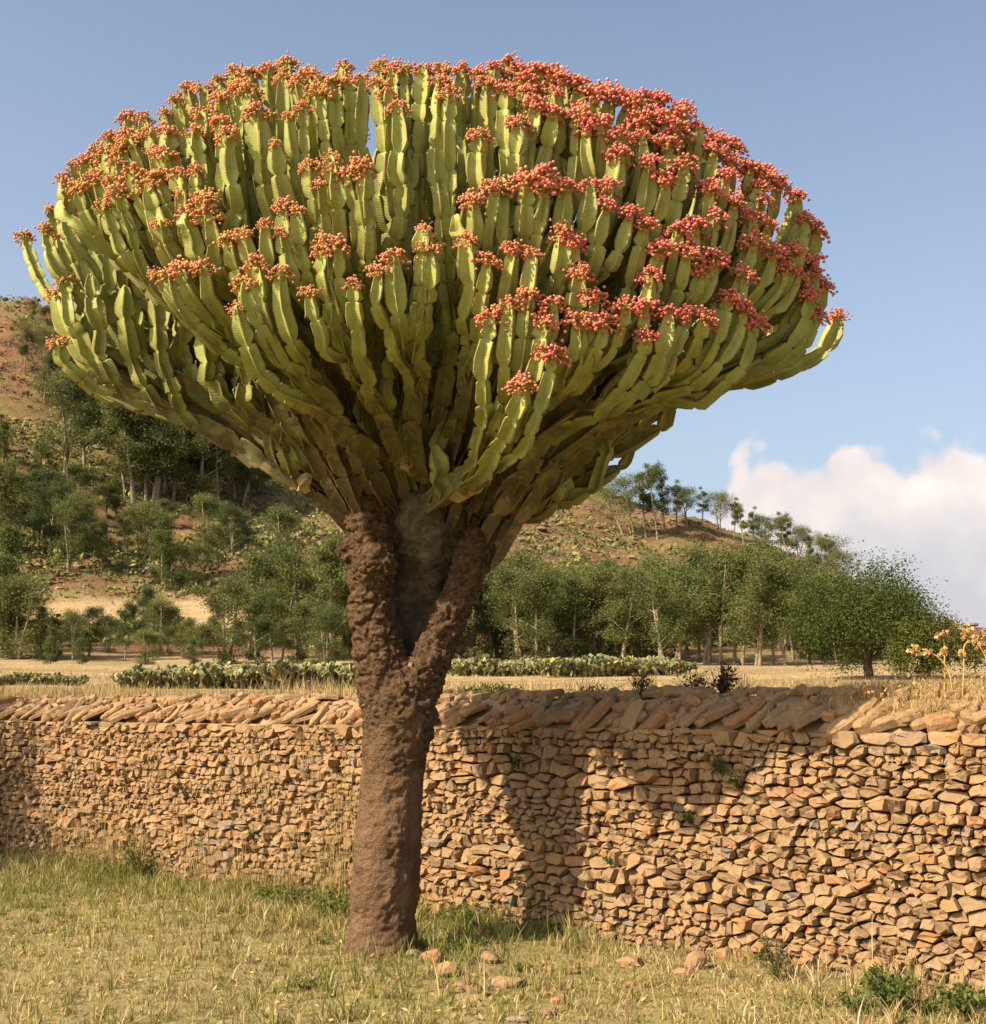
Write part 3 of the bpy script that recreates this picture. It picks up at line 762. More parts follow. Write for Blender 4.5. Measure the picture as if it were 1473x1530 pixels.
# tips low on the far side and round the back, for a full crown
back = []
for _ in range(4000):
    a = g.uniform(0, 2 * math.pi); e = g.uniform(.08, 1.3)
    n_ = np.array((math.cos(e) * math.cos(a), math.cos(e) * math.sin(a), math.sin(e)))
    p = CC + n_ * CR_ * g.uniform(.95, 1.02)
    view = p - np.array((0, 0, EYE)); nn = n_ / CR_
    if nn @ view < .15 * np.linalg.norm(nn) * np.linalg.norm(view): continue
    bx_, by_ = to_px(p + np.array((0, 0, .06)))
    if by_ < crown_top(bx_) + 12 or not 60 < bx_ < 1215: continue
    if min(np.linalg.norm(p - q) for q in [b_ for b_ in back] + [t_[0] for t_ in tips]) < .36: continue
    back.append(p)
    if len(back) >= 300 - len(tips): break
AX = np.array((at_y(632, 740, 8.85)[0], 8.85)); ZB = 3.02
# gather tips into boughs
allp = np.array([t_[0] for t_ in tips] + back); ntip = len(tips)
hv = allp[:, :2] - AX; rad_ = np.linalg.norm(hv, axis=1)
feat = np.c_[hv * .9, allp[:, 2] * .55]
K = 62; cen = feat[g.choice(len(feat), K, replace=False)]
for _ in range(14):
    lab = np.argmin(((feat[:, None] - cen[None]) ** 2).sum(-1), 1)
    for k in range(K):
        if (lab == k).any(): cen[k] = feat[lab == k].mean(0)
BOUGHS = []; heads_n = 0; stem_n = 0; rest_stem = Bag(); rest_head = Bag()
for k in range(K):
    ids = np.where(lab == k)[0]
    if not len(ids): continue
    m_ = allp[ids].mean(0); h = m_[:2] - AX; r = np.linalg.norm(h); hd = h / (r + 1e-6)
    zmin = allp[ids][:, 2].min()
    rN = .30 + max(0, r - .30) * g.uniform(.68, .86); zN = ZB + .14 + .56 * max(0, rN - .35) + g.uniform(-.04, .20) + .14 * sm(-hd[0], .2, .9)
    if r < 1.0: zN += (1.0 - r) * .4
    zN = max(min(zN, zmin - .30), 2.80)
    if zmin < 3.9: rN *= .85
    N_ = np.array((AX[0] + hd[0] * rN, AX[1] + hd[1] * rN, zN))
    O_ = np.array((AX[0] + hd[0] * min(.30, r * .4), AX[1] + hd[1] * min(.26, r * .4), ZB - .06 - .2 * g.random()))
    sk = float(sm(hd[0], .25, .9)); 
    lk = float(sm(-hd[0], .15, .8)); O_ = (TP(632, 800, .25) + TB) * (1 - sk) * (1 - lk) + (TP(722, 825, .0) + TB) * sk + (TP(548, 800, .08) + TB) * lk * (1 - sk) + np.array((g.normal(0, .05), g.normal(0, .05), g.normal(0, .06)))
    up0 = np.array((hd[0] * .55, hd[1] * .55, 1.0)) * .35
    d = N_ - O_
    lp = bez(O_, O_ + d * .30 + np.array((g.normal(0, .05), g.normal(0, .05), .16)), N_ - np.array((hd[0], hd[1], .72 - .40 * min(1, r / 2.6))) * np.linalg.norm(d) * .3, N_, 40)
    bw = .082 + .007 * math.sqrt(len(ids))
    V, F, A = winged(lp - TB, bw * g.uniform(.8, 1.15), g.uniform(.18, .34), g, 1.05, .56, .42, .58, False, .9, .45, .06)
    BOUGHS.append(lp)
    bough = link('bough', make_mesh('bough', V, F, M_EUPH, A, True, None, 34), tree)
    for q in ids:
        tp = allp[q].copy(); is_vis = q < ntip
        f = g.uniform(.72, 1.0); i0 = int(f * 39); s0 = lp[i0].copy(); tg = lp[min(39, i0 + 1)] - lp[max(0, i0 - 1)]; tg /= np.linalg.norm(tg)
        hq = tp[:2] - AX; rq = np.linalg.norm(hq); hq = hq / (rq + 1e-6)
        lean = np.array((hq[0], hq[1], 0)) * (.03 + .16 * min(1, rq / 2.6)) + np.array((g.normal(0, .06), g.normal(0, .06), 1)); lean /= np.linalg.norm(lean)
        dist = np.linalg.norm(tp - s0)
        low = tp[2] - s0[2] < .5
        side = (tp - s0); side[2] = 0; sl_ = np.linalg.norm(side)
        p1 = s0 + (tg * .40 + side / (sl_ + 1e-6) * .30 + np.array((0, 0, .30))) * dist * .30 if not low else s0 + (tg * .45 + side / (sl_ + 1e-6) * .55) * dist * .45
        if low: p1[2] = min(p1[2], s0[2] + .02)
        path = bez(s0, p1, tp - lean * (dist * .55 if not low else max(.14, .75 * (tp[2] - s0[2]))), tp, 46)
        wing = g.uniform(.047, .070)
        V, F, A = winged(path - TB, wing, g.uniform(.13, .22), g, .52 if dist > .8 else .42, -.05, .28, .50, True, 1.5, 1.0, .04)
        hr = rot_to(lean); sc_ = g.uniform(.70, 1.12) + .26 * float(sm(tp[0], -1.0, .9))
        xk = float(np.clip(sm(tp[0], -1.2, 1.2), 0, 1)) * .95 + g.normal(0, .08)
        if stem_n < 300:
            st_ = link('stem', make_mesh('stem', V, F, M_EUPH, A, True, None, 34), tree); stem_n += 1
            ho = link('flower_head', heads[int(g.integers(len(heads)))], st_, Vector(tp - TB) - Vector(lean) * .035)
            ho.rotation_mode = 'QUATERNION'; ho.rotation_quaternion = hr @ Vector((0, 0, 1)).rotation_difference(Vector((0, 0, 1)))
            ho.scale = (sc_, sc_, sc_); ho.color = (min(1, max(0, xk)), 0, 0, 1)
        else:
            rest_stem.add(V, F, **A)
if rest_stem.n: link('stem', rest_stem.mesh('stems', M_EUPH, True, 34), tree, kind='stuff')

# plain inner stems that close the heart of the crown
inner = Bag()
for i in range(58):
    a = g.uniform(0, 2 * math.pi); e = g.uniform(.25, 1.2) if i < 30 else g.uniform(.85, 1.5); k = g.uniform(.66, .86) if i < 30 else g.uniform(.78, .92)
    tp = CC + np.array((math.cos(e) * math.cos(a), math.cos(e) * math.sin(a), math.sin(e))) * CR_ * k
    s0 = BOUGHS[int(np.argmin([np.linalg.norm(b_[30] - tp) for b_ in BOUGHS]))][int(g.integers(18, 34))]
    L = np.linalg.norm(tp - s0); V, F, A = winged(bez(s0, s0 + (tp - s0) * .3 + np.array((0, 0, .06)), tp - np.array((0, 0, .5 * L)), tp, 40) - TB, g.uniform(.055, .08), g.uniform(.14, .22), g, .75, .25, .34, .42, True, 1.3)
    inner.add(V, F, **A)
link('inner_stems', inner.mesh('inner_stems', M_EUPH, True, 34), tree, kind='stuff')

# short plain side stems standing up from the lower boughs
low_b = [b_ for b_ in BOUGHS if b_[-1][1] < 9.3]; low_b = low_b + [b_ for b_ in BOUGHS if b_[-1][0] < -1.6]
for i in range(135):
    b_ = low_b[i % len(low_b)]; f = int(g.integers(10, 38)); s0 = b_[f]; tg = b_[min(39, f + 1)] - b_[f - 1]; tg /= np.linalg.norm(tg)
    L = g.uniform(.28, .95); tp = s0 + tg * L * .35 + np.array((g.normal(0, .06), -.10 - .12 * g.random(), L))
    V, F, A = winged(bez(s0, s0 + tg * L * .2 + np.array((0, -.10, .06)), tp - np.array((0, 0, .5 * L)), tp, 30) - TB, g.uniform(.045, .075), g.uniform(.12, .2), g, .6, g.uniform(-.05, .15), .30, .5, True, 1.4, 1.0, .04)
    link('side_stem', make_mesh('side_stem', V, F, M_EUPH, A, True, None, 34), tree)

# low limbs that round out the underside of the crown, each carrying short upright stems
for (px, py, dy, ox, oy) in [(300, 597, -.25, 540, 760), (258, 570, -.1, 535, 745), (345, 606, -.45, 545, 770), (210, 540, .1, 535, 740), (178, 556, -.2, 530, 750), (120, 535, .0, 530, 745), (385, 612, -.25, 550, 770), (150, 520, -.35, 535, 755), (240, 555, -.35, 545, 765),
                             (985, 640, -.1, 745, 790), (925, 700, .1, 740, 795), (880, 735, -.15, 740, 800), (1050, 578, .1, 750, 785), (1120, 545, .2, 750, 780), (820, 740, -.15, 735, 800), (950, 640, -.2, 745, 790), (700, 690, -.25, 660, 770), (620, 680, -.25, 630, 780)]:
    N_ = at_y(px, py, TREE_Y + dy); O_ = at_y(ox, oy, TREE_Y + .05); d = N_ - O_; hd = d * (1, 1, 0); hd = hd / (np.linalg.norm(hd) + 1e-6)
    lp = bez(O_, O_ + d * .35 + np.array((0, 0, .05)), N_ - (hd + np.array((0, 0, .35))) * np.linalg.norm(d) * .3, N_, 40)
    V, F, A = winged(lp - TB, g.uniform(.075, .095), g.uniform(.18, .3), g, 1.0, .5, .42, .58, True, .9, .6, .06)
    link('bough', make_mesh('bough', V, F, M_EUPH, A, True, None, 34), tree)
    for q in range(int(g.integers(4, 7))):
        f = int(g.integers(14, 40)) if q else 39; s0 = lp[f]; L = g.uniform(.35, .85)
        tp = s0 + hd * g.uniform(.02, .16) + np.array((g.normal(0, .05), -.06 * g.random(), L))
        V, F, A = winged(bez(s0, s0 + hd * .10 + np.array((0, -.03, .05)), tp - np.array((0, 0, .55 * L)), tp, 30) - TB, g.uniform(.048, .075), g.uniform(.12, .2), g, .5, g.uniform(-.05, .15), .30, .5, True, 1.4, 1.0, .04)
        link('side_stem', make_mesh('side_stem', V, F, M_EUPH, A, True, None, 34), tree)

# withered, sun-bleached stubs broken off along the lower boughs
front = sorted([b_ for b_ in BOUGHS if b_[-1][1] < 8.95], key=lambda b_: b_[20][2])
for i in range(11):
    b_ = front[(i * 3) % len(front)]; f = int(g.integers(8, 32)); a = b_[f] + np.array((g.normal(0, .02), -.05, 0))
    tg = b_[f + 1] - b_[f - 1]; tg /= np.linalg.norm(tg); d = tg * .5 + np.array((g.normal(0, .6), -.55, g.normal(.35, .3))); d = d / np.linalg.norm(d) * g.uniform(.12, .26)
    V, F, A = winged(bez(a, a + d * .3, a + d * .7 + np.array((0, 0, .02)), a + d, 14) - TB, g.uniform(.045, .085), .16, g, .9, .8, .5, .6, True, .3)
    link('withered_stub', make_mesh('withered_stub', V, F, M_DEAD, A, True), tree)
# ------------------------------------------------------------------ trees beyond the wall
def euc_proto(seed, H=10.0, W=2.6, base=.28, nclump=34, per=95, leaf=.23, bushy=0.0, ntr=1):
    g = np.random.default_rng(seed); tr = Bag(); cr = Bag(); cl = []
    for q in range(ntr):
        top = np.array((g.normal(0, W * .16) + (q - (ntr - 1) / 2) * W * .3, g.normal(0, W * .16), H * g.uniform(.86, .96)))
        b0 = np.array(((q - (ntr - 1) / 2) * .35, g.normal(0, .15), -.4))
        P = bez(b0, b0 + (g.normal(0, .2), g.normal(0, .2), H * .3), top - (g.normal(0, .3), g.normal(0, .3), H * .3), top, 14)
        V, F = tube(P, np.linspace(.017 * H, .003 * H, 14), 7); tr.add(V, F)
        nb = 9
        for i in range(nb):
            f = base + (1 - base) * (i + g.random()) / nb; s = P[min(13, int(f * 13))]
            a = g.uniform(0, 2 * math.pi); L = W * (.28 + .38 * math.sin(math.pi * min(1, (f - base) / (1 - base) * .85 + .12))) * g.uniform(.7, 1.2)
            e = s + np.array((math.cos(a) * L, math.sin(a) * L, L * g.uniform(.5, 1.1)))
            V, F = tube(bez(s, s + (e - s) * .3 + (0, 0, .05 * H * .3), e - (0, 0, .2 * L), e, 6), np.linspace(.006 * H, .0015 * H, 6), 5); tr.add(V, F)
            cl.append((e, L)); 
            if f > .5: cl.append((s + (e - s) * .55, L * .8))
        cl.append((top, W * .25))
    while len(cl) < nclump:
        f = base + (1 - base) * g.random() ** (.8 + bushy); a = g.uniform(0, 2 * math.pi); rr = W * .5 * math.sqrt(g.random()) * math.sin(math.pi * min(1, (f - base) / (1 - base) * .8 + .18))
        cl.append((np.array((math.cos(a) * rr, math.sin(a) * rr, f * H)), W * .3))
    for (c, L) in cl:
        n = int(per * 3.0 * g.uniform(.6, 1.3)); sg_ = np.array((.135, .135, .12)) * W * g.uniform(.7, 1.25)
        C = c + g.normal(size=(n, 3)) * sg_; C[:, 2] = np.maximum(C[:, 2] - .25 * np.abs(g.normal(0, .15 * W, n)), base * H * .55)
        V, F = leaves(C, leaf * g.uniform(.6, 1.3, n), droop=.55, aspect=2.6, g=g)
        cr.add(V, [F], tint=np.repeat(np.clip(g.normal(.45, .12) + g.normal(0, .2, n), 0, 1), 4))
    return tr.mesh('eucalyptus_trunk', M_TRUNK, True), cr.mesh('eucalyptus_crown', M_EUC)
EUC = [euc_proto(101, 10, 2.4, .35, 26, 85), euc_proto(102, 10, 3.0, .25, 32, 90), euc_proto(103, 10, 2.0, .40, 22, 80), euc_proto(104, 10, 3.4, .18, 40, 90, .23, .2, 2),
       euc_proto(105, 10, 2.6, .10, 40, 95, .23, .3), euc_proto(106, 10, 3.6, .08, 48, 95, .23, .4, 2), euc_proto(107, 10, 4.4, .42, 26, 90, .22, 0, 2), euc_proto(108, 10, 4.0, .48, 22, 80, .22, 0, 1)]
gv = np.random.default_rng(77)
KIND = ['narrow bare-stemmed', 'full-crowned', 'thin pole-like', 'twin-stemmed', 'leafy-footed', 'broad bushy', 'open twin-stemmed', 'open high-crowned']
def euc(p, h, kinds, label, group, wid=1.0):
    k = kinds[int(gv.integers(len(kinds)))]; tr_, cr_m = EUC[k]
    o = empty('eucalyptus_tree', tuple(p), KIND[k] + ' ' + label, 'tree', group); s = h / 10.0
    o.rotation_euler = (gv.normal(0, .02), gv.normal(0, .02), gv.uniform(0, 6.28)); ww = s * wid * gv.uniform(.9, 1.15) * 1.12; o.scale = (ww, ww, s)
    link('trunk', tr_, o); link('crown', cr_m, o)
def row(spec, kinds, label, group, wid=1.0, depth=None):
    for (px, py, hp) in spec:
        p = hit(px, py) if depth is None else at_depth(px, depth * gv.uniform(.95, 1.08))
        D = p[1]; h = hp / FPX * D / .985
        p[2] -= .15; euc(p, h, kinds, label, group, wid)
jit = lambda L, dx, dy, dh: [(x + gv.normal(0, dx), y + gv.normal(0, dy), h * gv.uniform(1 - dh, 1 + dh)) for (x, y, h) in L]
# belt of young trees at the foot of the hill, left of the trunk
row(jit([(x, 1002, h) for x, h in [(-60, 190), (-25, 180), (5, 205), (38, 95), (62, 75), (88, 70), (112, 80), (140, 85), (165, 62), (190, 88), (210, 95), (232, 90), (255, 70), (282, 60), (305, 62), (328, 66), (350, 120), (372, 145), (398, 120), (428, 140), (452, 165), (478, 175), (500, 150), (522, 160), (560, 150), (600, 150), (640, 150)]], 5, 2, .1), [3, 4, 5, 1],
    'young eucalyptus in the belt between the cactus hedge and the stubble strip', 'young eucalyptus belt below the stubble strip', 1.0, 92)
row(jit([(x, 1000, h) for x, h in [(20, 120), (75, 60), (125, 55), (215, 60), (300, 42), (385, 100), (440, 90), (490, 95)]], 6, 2, .1), [4, 5],
    'low eucalyptus among the young belt beside the cactus hedge', 'low eucalyptus in the young belt', 1.2, 84)
# belt behind the stubble strip
row(jit([(x, 898, h) for x, h in [(-50, 100), (-20, 110), (8, 125), (32, 95), (55, 105), (78, 118), (98, 112), (118, 98), (140, 75), (178, 80), (200, 85), (222, 92), (244, 100), (262, 75), (290, 70), (305, 82), (322, 85), (340, 78), (356, 65), (392, 55), (412, 95)]], 4, 2, .1), [3, 4, 5, 1],
    'eucalyptus in the row along the upper edge of the stubble strip', 'eucalyptus row above the stubble strip', 1.05, 163)
# tall grove half-way up the hill
row(jit([(185, 742, 120), (197, 757, 165), (214, 752, 150), (232, 756, 175), (246, 745, 185), (262, 758, 165), (278, 750, 150), (296, 757, 178), (312, 752, 160), (330, 758, 130), (346, 756, 110), (362, 758, 95), (376, 752, 80), (225, 715, 130), (300, 715, 140), (270, 705, 120)], 3, 3, .1), [0, 1, 3, 4],
    'tall eucalyptus in the grove half-way up the red hill', 'eucalyptus grove half-way up the hill', 1.1)
row(jit([(97, 716, 165), (120, 690, 120), (143, 668, 105), (160, 640, 110), (178, 630, 100), (60, 600, 70), (105, 620, 100), (128, 640, 90), (200, 640, 90)], 3, 3, .1), [0, 1, 2, 3],
    'eucalyptus on the steep slope above the hillside grove', 'slender eucalyptus on the upper slope', 1.1)
row([(37, 552, 62), (52, 552, 80), (66, 560, 70), (78, 566, 74), (92, 572, 62), (20, 503, 26), (110, 590, 70), (140, 600, 70), (48, 498, 55), (72, 505, 50), (-30, 520, 60)], [0, 2, 7],
    'eucalyptus standing on the skyline of the red hill', 'eucalyptus along the high skyline', 1.0)
row(jit([(110, 772, 70), (160, 775, 62), (172, 772, 50), (30, 782, 68), (12, 800, 40), (145, 812, 40), (5, 690, 60), (250, 800, 45), (395, 735, 40), (90, 765, 45), (60, 700, 40)], 4, 3, .1), [5, 4, 3],
    'short tree standing alone on the red hillside', 'short lone trees on the red slope', 1.35)
# right of the trunk: dense wood at the hill foot
row(jit([(x, 996, h) for x, h in [(665, 130), (685, 135), (705, 140), (722, 135), (740, 150), (758, 155), (776, 145), (795, 145), (815, 135), (835, 128), (855, 130), (875, 140), (893, 150), (912, 152), (930, 142), (950, 138), (970, 150)]], 4, 2, .08), [3, 4, 5, 1],
    'grey-green eucalyptus in the wood behind the right-hand cactus hedge', 'wood behind the right cactus hedge', 1.1, 96)
row(jit([(x, 1000, h) for x, h in [(990, 140), (1008, 150), (1025, 155), (1042, 158), (1060, 162), (1078, 165), (1096, 160), (1114, 165), (1132, 168), (1150, 160), (1168, 150), (1186, 140), (1205, 140), (1228, 118), (1250, 105), (1270, 95), (1292, 85)]], 3, 2, .08), [1, 3, 0, 4],
    'tall dark eucalyptus in the clump left of the round green tree', 'tall dark eucalyptus clump', 1.05, 88)
row(jit([(x, 990, h) for x, h in [(740, 130), (800, 120), (860, 120), (915, 130), (965, 130), (1045, 150), (1110, 150), (1165, 140), (1215, 115), (1255, 100)]], 3, 2, .08), [4, 5, 3],
    'eucalyptus filling the second rank of the wood', 'second rank of the wood', 1.15, 108)
row(jit([(x, 985, h) for x, h in [(1222, 125), (1245, 118), (1268, 105), (1290, 95), (1312, 78), (1335, 62), (1355, 48)]], 3, 2, .08), [4, 5, 3],
    'eucalyptus behind the round green tree', 'trees behind the round tree', 1.1, 98)
row([(x_, y_, h_ * 1.18) for x_, y_, h_ in [(930, 800, 70), (948, 802, 80), (968, 805, 92), (982, 806, 96), (996, 795, 70), (1012, 790, 62), (1024, 788, 52), (1047, 786, 50), (1075, 800, 56), (1098, 805, 52), (1130, 822, 55), (1150, 832, 50), (1166, 838, 62), (1180, 846, 66), (1195, 850, 55), (1212, 862, 58), (1236, 872, 62), (1250, 880, 66), (1262, 892, 60), (1110, 812, 50), (1142, 828, 48), (1225, 868, 55)]], [7, 6, 0, 2],
    'eucalyptus on the descending skyline below the clouds', 'eucalyptus along the descending skyline', 1.0)
row([(1285, 920, 45), (1305, 935, 45), (1320, 940, 35), (1352, 932, 24), (1393, 990, 32), (1412, 992, 38), (1440, 990, 55), (1462, 992, 45), (1490, 992, 50)], [5, 4, 6],
    'small tree at the low right end of the hill', 'small trees at the low end of the hill', 1.3)

# the round pepper tree and the bush beside it, over the wall
def pepper(seed, H, W, trunk, nclump, per, leaf):
    g = np.random.default_rng(seed); tr = Bag(); cr = Bag(); ends = []
    V, F = tube(bez(np.array((0, 0, -.3)), np.array((.05, 0, trunk * .5)), np.array((-.1, .05, trunk)), np.array((0, 0, trunk * 1.4)), 10), np.linspace(.05 * H, .03 * H, 10), 10); tr.add(V, F)
    for i in range(11):
        a = 2 * math.pi * i / 11 + g.normal(0, .2); rr = W * .40 * g.uniform(.5, 1.0); e = np.array((math.cos(a) * rr, math.sin(a) * rr, H * g.uniform(.5, .88))); s = np.array((0, 0, trunk * g.uniform(.8, 1.3)))
        V, F = tube(bez(s, s + (0, 0, .15 * H), e - (0, 0, .1 * H), e, 9), np.linspace(.018 * H, .004 * H, 9), 6); tr.add(V, F)
    for i in range(nclump):
        u = unit_rand(1, g)[0]; u[2] = abs(u[2]) if g.random() > .25 else u[2] * .55
        lump = 1 + .26 * math.sin(3 * math.atan2(u[1], u[0]) + seed) + g.normal(0, .07)
        k = g.uniform(.55, 1.0) ** .5 * lump
        c = np.array((u[0] * W * .46 * k, u[1] * W * .46 * k, H * .46 + u[2] * H * .50 * k)); n = int(per * g.uniform(.6, 1.3))
        C = c + g.normal(size=(n, 3)) * np.array((.055, .055, .05)) * W; C[:, 2] -= np.abs(g.normal(0, .05 * H, n)); C[:, 2] = np.maximum(C[:, 2], .05)
        V, F = leaves(C, leaf * g.uniform(.6, 1.3, n), droop=.5, aspect=2.2, g=g)
        cr.add(V, [F], tint=np.repeat(np.clip(g.normal(.5, .12) + g.normal(0, .18, n), 0, 1), 4))
    return tr.mesh('pepper_trunk', M_DARKTRUNK, True), cr.mesh('pepper_crown', M_PEPPER)
pt, pc = pepper(5, 4.7, 5.6, .8, 330, 135, .115)
p = at_depth(1296, 50); p[2] -= .25
o = empty('round_pepper_tree', tuple(p), 'broad rounded bright green tree with drooping foliage just beyond the wall', 'tree'); link('trunk', pt, o); link('crown', pc, o)
pt2, pc2 = pepper(9, 2.5, 3.4, .4, 150, 110, .11)
p = at_depth(1385, 48); p[2] -= .2
o = empty('spreading_bush', tuple(p), 'low spreading green bush at the right foot of the round tree', 'bush'); link('trunk', pt2, o); link('crown', pc2, o)
# a shade tree out of the frame to the left, whose shadow falls across the far end of the wall
pt3, pc3 = pepper(14, 5.2, 4.2, 2.2, 130, 110, .17)
q = wall_xy(-.80, 0) - np.array((SUN_TRAVEL.x, SUN_TRAVEL.y)) * 4.4
o = empty('shade_tree', (q[0], q[1], 0), 'leafy shade tree in front of the far end of the wall', 'tree'); link('trunk', pt3, o); link('crown', pc3, o); o.rotation_euler.z = 1.0

# ------------------------------------------------------------------ prickly-pear hedges
def pear_proto(seed, n, H, W):
    g = np.random.default_rng(seed); b = Bag()
    th = np.linspace(0, 2 * math.pi, 9, endpoint=False); C0 = np.stack([np.cos(th) * .5 * (1 + .1 * np.sin(th)), 0 * th, np.sin(th) * .62 + .6], 1)
    def pad(o, d, size, c):
        d = d / np.linalg.norm(d); s = np.cross(d, unit_rand(1, g)[0]); s /= np.linalg.norm(s); nn = np.cross(s, d)
        L = lambda P: o + (P[:, :1] * s + P[:, 1:2] * nn + P[:, 2:] * d) * size
        ring = C0; f = ring.copy(); f[:, [0]] *= .78; f[:, 2] = (f[:, 2] - .6) * .8 + .6; f[:, 1] = .09; r2 = f.copy(); r2[:, 1] = -.09
        V = np.vstack([L(f), L(ring), L(r2)]); j = np.arange(9); k = (j + 1) % 9
        b.add(V, [np.vstack([np.stack([j, k, 9 + k, 9 + j], 1), np.stack([9 + j, 9 + k, 18 + k, 18 + j], 1)]), np.vstack([j[None, ::-1], 18 + j[None]])], col=c)
        return o + d * size * 1.15
    live = []
    for i in range(n // 14):
        a = g.uniform(0, 6.28); rr = W * .5 * math.sqrt(g.random()); live.append((np.array((math.cos(a) * rr, math.sin(a) * rr * .6, 0)), np.array((math.cos(a) * .4, math.sin(a) * .4, 1))))
    k = 0
    while k < n and live:
        o, d = live.pop(0); sz = H * g.uniform(.075, .14); tone = g.random()
        c = np.array((.085, .095, .035)) * (1 - tone) + np.array((.24, .225, .10)) * tone
        if g.random() < .1: c = np.array((.34, .28, .08))
        e = pad(o, d, sz, c); k += 1
        for _ in range(int(g.integers(1, 4))):
            nd = d * .55 + unit_rand(1, g)[0] * .75; nd[2] = abs(nd[2]) * .9 + .15
            if e[2] < H * .85: live.append((e, nd))
        if not live:
            a = g.uniform(0, 6.28); rr = W * .5 * math.sqrt(g.random()); live.append((np.array((math.cos(a) * rr, math.sin(a) * rr * .6, 0)), np.array((0, 0, 1.0))))
    return b.mesh('prickly_pear', M_PEAR)
PEAR = [pear_proto(200 + i, 420, 1.0, 1.5) for i in range(5)]
def pear(px, y, h, label, group):
    p = at_depth(px, y); o = link('prickly_pear_bush', PEAR[int(gv.integers(5))], None, tuple(p), label, 'cactus', group)
    s = h * gv.uniform(.85, 1.15) * 1.12; o.scale = (s * gv.uniform(1, 1.3), s, s); o.rotation_euler.z = gv.uniform(0, 6.28)
for x in np.arange(212, 545, 13.5): pear(x + gv.normal(0, 3), gv.uniform(33, 40), 1.15 if x > 260 else .95, 'grey-green prickly pear bush in the hedge left of the trunk', 'prickly pears in the left hedge')
for x in np.arange(676, 1010, 13): pear(x + gv.normal(0, 3), gv.uniform(56, 66), 1.45, 'pale prickly pear bush in the hedge below the right-hand wood', 'prickly pears in the right hedge')
for x in (8, 34, 48, 70, 94, 106): pear(x, gv.uniform(34, 38), .62, 'small prickly pear bush standing alone in the open stubble', 'lone prickly pears in the stubble')

# ------------------------------------------------------------------ scrub and rocks over the hill, dry grass beyond the wall
gs = np.random.default_rng(90)
def scatter_pts(n, u0, u1, d0, d1, pw=1.0):
    u = gs.uniform(u0, u1, n); D = d0 + (d1 - d0) * gs.random(n) ** pw; x = u * D; y = D.copy(); return np.stack([x, y, terrain_h(x, y)], 1)
P = np.vstack([scatter_pts(9500, -.43, -.12, 106, 315), scatter_pts(3200, .02, .34, 106, 260), scatter_pts(1500, -.46, .46, 106, 315)])
keep = fbm(P[:, 0] / 17, P[:, 1] / 17, 95, 4) + gs.normal(0, .09, len(P)) > .46; P = P[keep]
att = terrain_attrs(P[:, 0], P[:, 1]); P = P[att['hill'] > .6]
sc = Bag(); pal = np.array([(.10, .105, .03), (.155, .15, .04), (.20, .20, .07), (.24, .21, .10), (.075, .08, .03), (.19, .20, .10), (.25, .27, .06)])
C_all = []; S_all = []; K_all = []
for p in P:
    n = int(gs.integers(6, 13)); s = gs.uniform(.35, 1.15) * (1.0 if gs.random() > .1 else 1.9)
    C_all.append(p + np.abs(gs.normal(size=(n, 3))) * (0, 0, .45 * s) + gs.normal(size=(n, 3)) * (s * .5, s * .5, .05)); S_all.append(np.full(n, .42 * s + .2)); K_all.append(np.tile(pal[int(gs.integers(len(pal)))] * gs.uniform(.75, 1.2), (n, 1)))
C_all = np.concatenate(C_all); V, F = leaves(C_all, np.concatenate(S_all), aspect=1.5, g=gs)
sc.add(V, [F], col=np.repeat(np.concatenate(K_all), 4, axis=0))
link('hillside_scrub', sc.mesh('hillside_scrub', M_SCRUB), label='low green and straw-coloured scrub scattered over the red hillside', cat='scrub', kind='stuff')
P = scatter_pts(5200, -.46, .46, 110, 315)
keep = fbm(P[:, 0] / 11, P[:, 1] / 11, 97, 4) > .55; P = P[keep]; P = P[terrain_attrs(P[:, 0], P[:, 1])['hill'] > .6]
rk = Bag()
for p in P:
    s = gs.uniform(.25, .8) * (1 if gs.random() > .08 else 1.7)
    V = ICO_V * (1 + gs.normal(0, .16, (12, 1))) * np.array((s * gs.uniform(.8, 1.5), s, s * gs.uniform(.5, .8))) + p; rk.add(V, [ICO_F], tint=gs.choice([.0, .04, .10, .16]))
link('hillside_rocks', rk.mesh('hillside_rocks', M_STONE), label='dark reddish boulders and rock outcrops strewn over the hillside', cat='rocks', kind='stuff')

def straw_cols(n, green=.15, g=gs):
    a = np.array((.50, .36, .16)); b = np.array((.36, .25, .10)); c = np.array((.20, .21, .055)); d = np.array((.60, .47, .25))
    m = g.random((n, 1)); col = a * m + b * (1 - m); k = g.random(n); col[k < .15] = d; col[g.random(n) < green] = c
    return col * g.uniform(.8, 1.15, (n, 1))
# stubble tufts on the terrace right behind the coping and across the near field
bg = Bag()
n = 20000; s_ = gs.uniform(-5, 8.5, n); t_ = .5 + np.abs(gs.normal(0, 1.6, n)); w_ = vn(s_ * .8, t_, 33)
kp = (w_ + gs.normal(0, .12, n) + .35 * sm(s_, 5.8, 4.6) * sm(s_, 2.0, 3.2) > .42) & (s_ < 6.6); s_ = s_[kp]; t_ = t_[kp]
XY = wall_xy(s_, t_); z_ = np.where(t_ < .95, 1.66 - .3 * np.clip(t_ - .5, 0, 1), terrain_h(XY[:, 0], XY[:, 1])); n = len(s_)
tall = .10 + .16 * vn(s_ * 1.3, t_ * 1.3, 35) + .10 * sm(s_, 3.0, 3.8) * sm(s_, 6.0, 5.2)
V, F = blades(np.c_[XY, z_ - .02], tall * gs.uniform(.5, 1.3, n), np.full(n, .009), np.abs(gs.normal(.25, .2, n)), gs)
bg.add(V, F, col=np.repeat(straw_cols(n, .10), 5, axis=0))
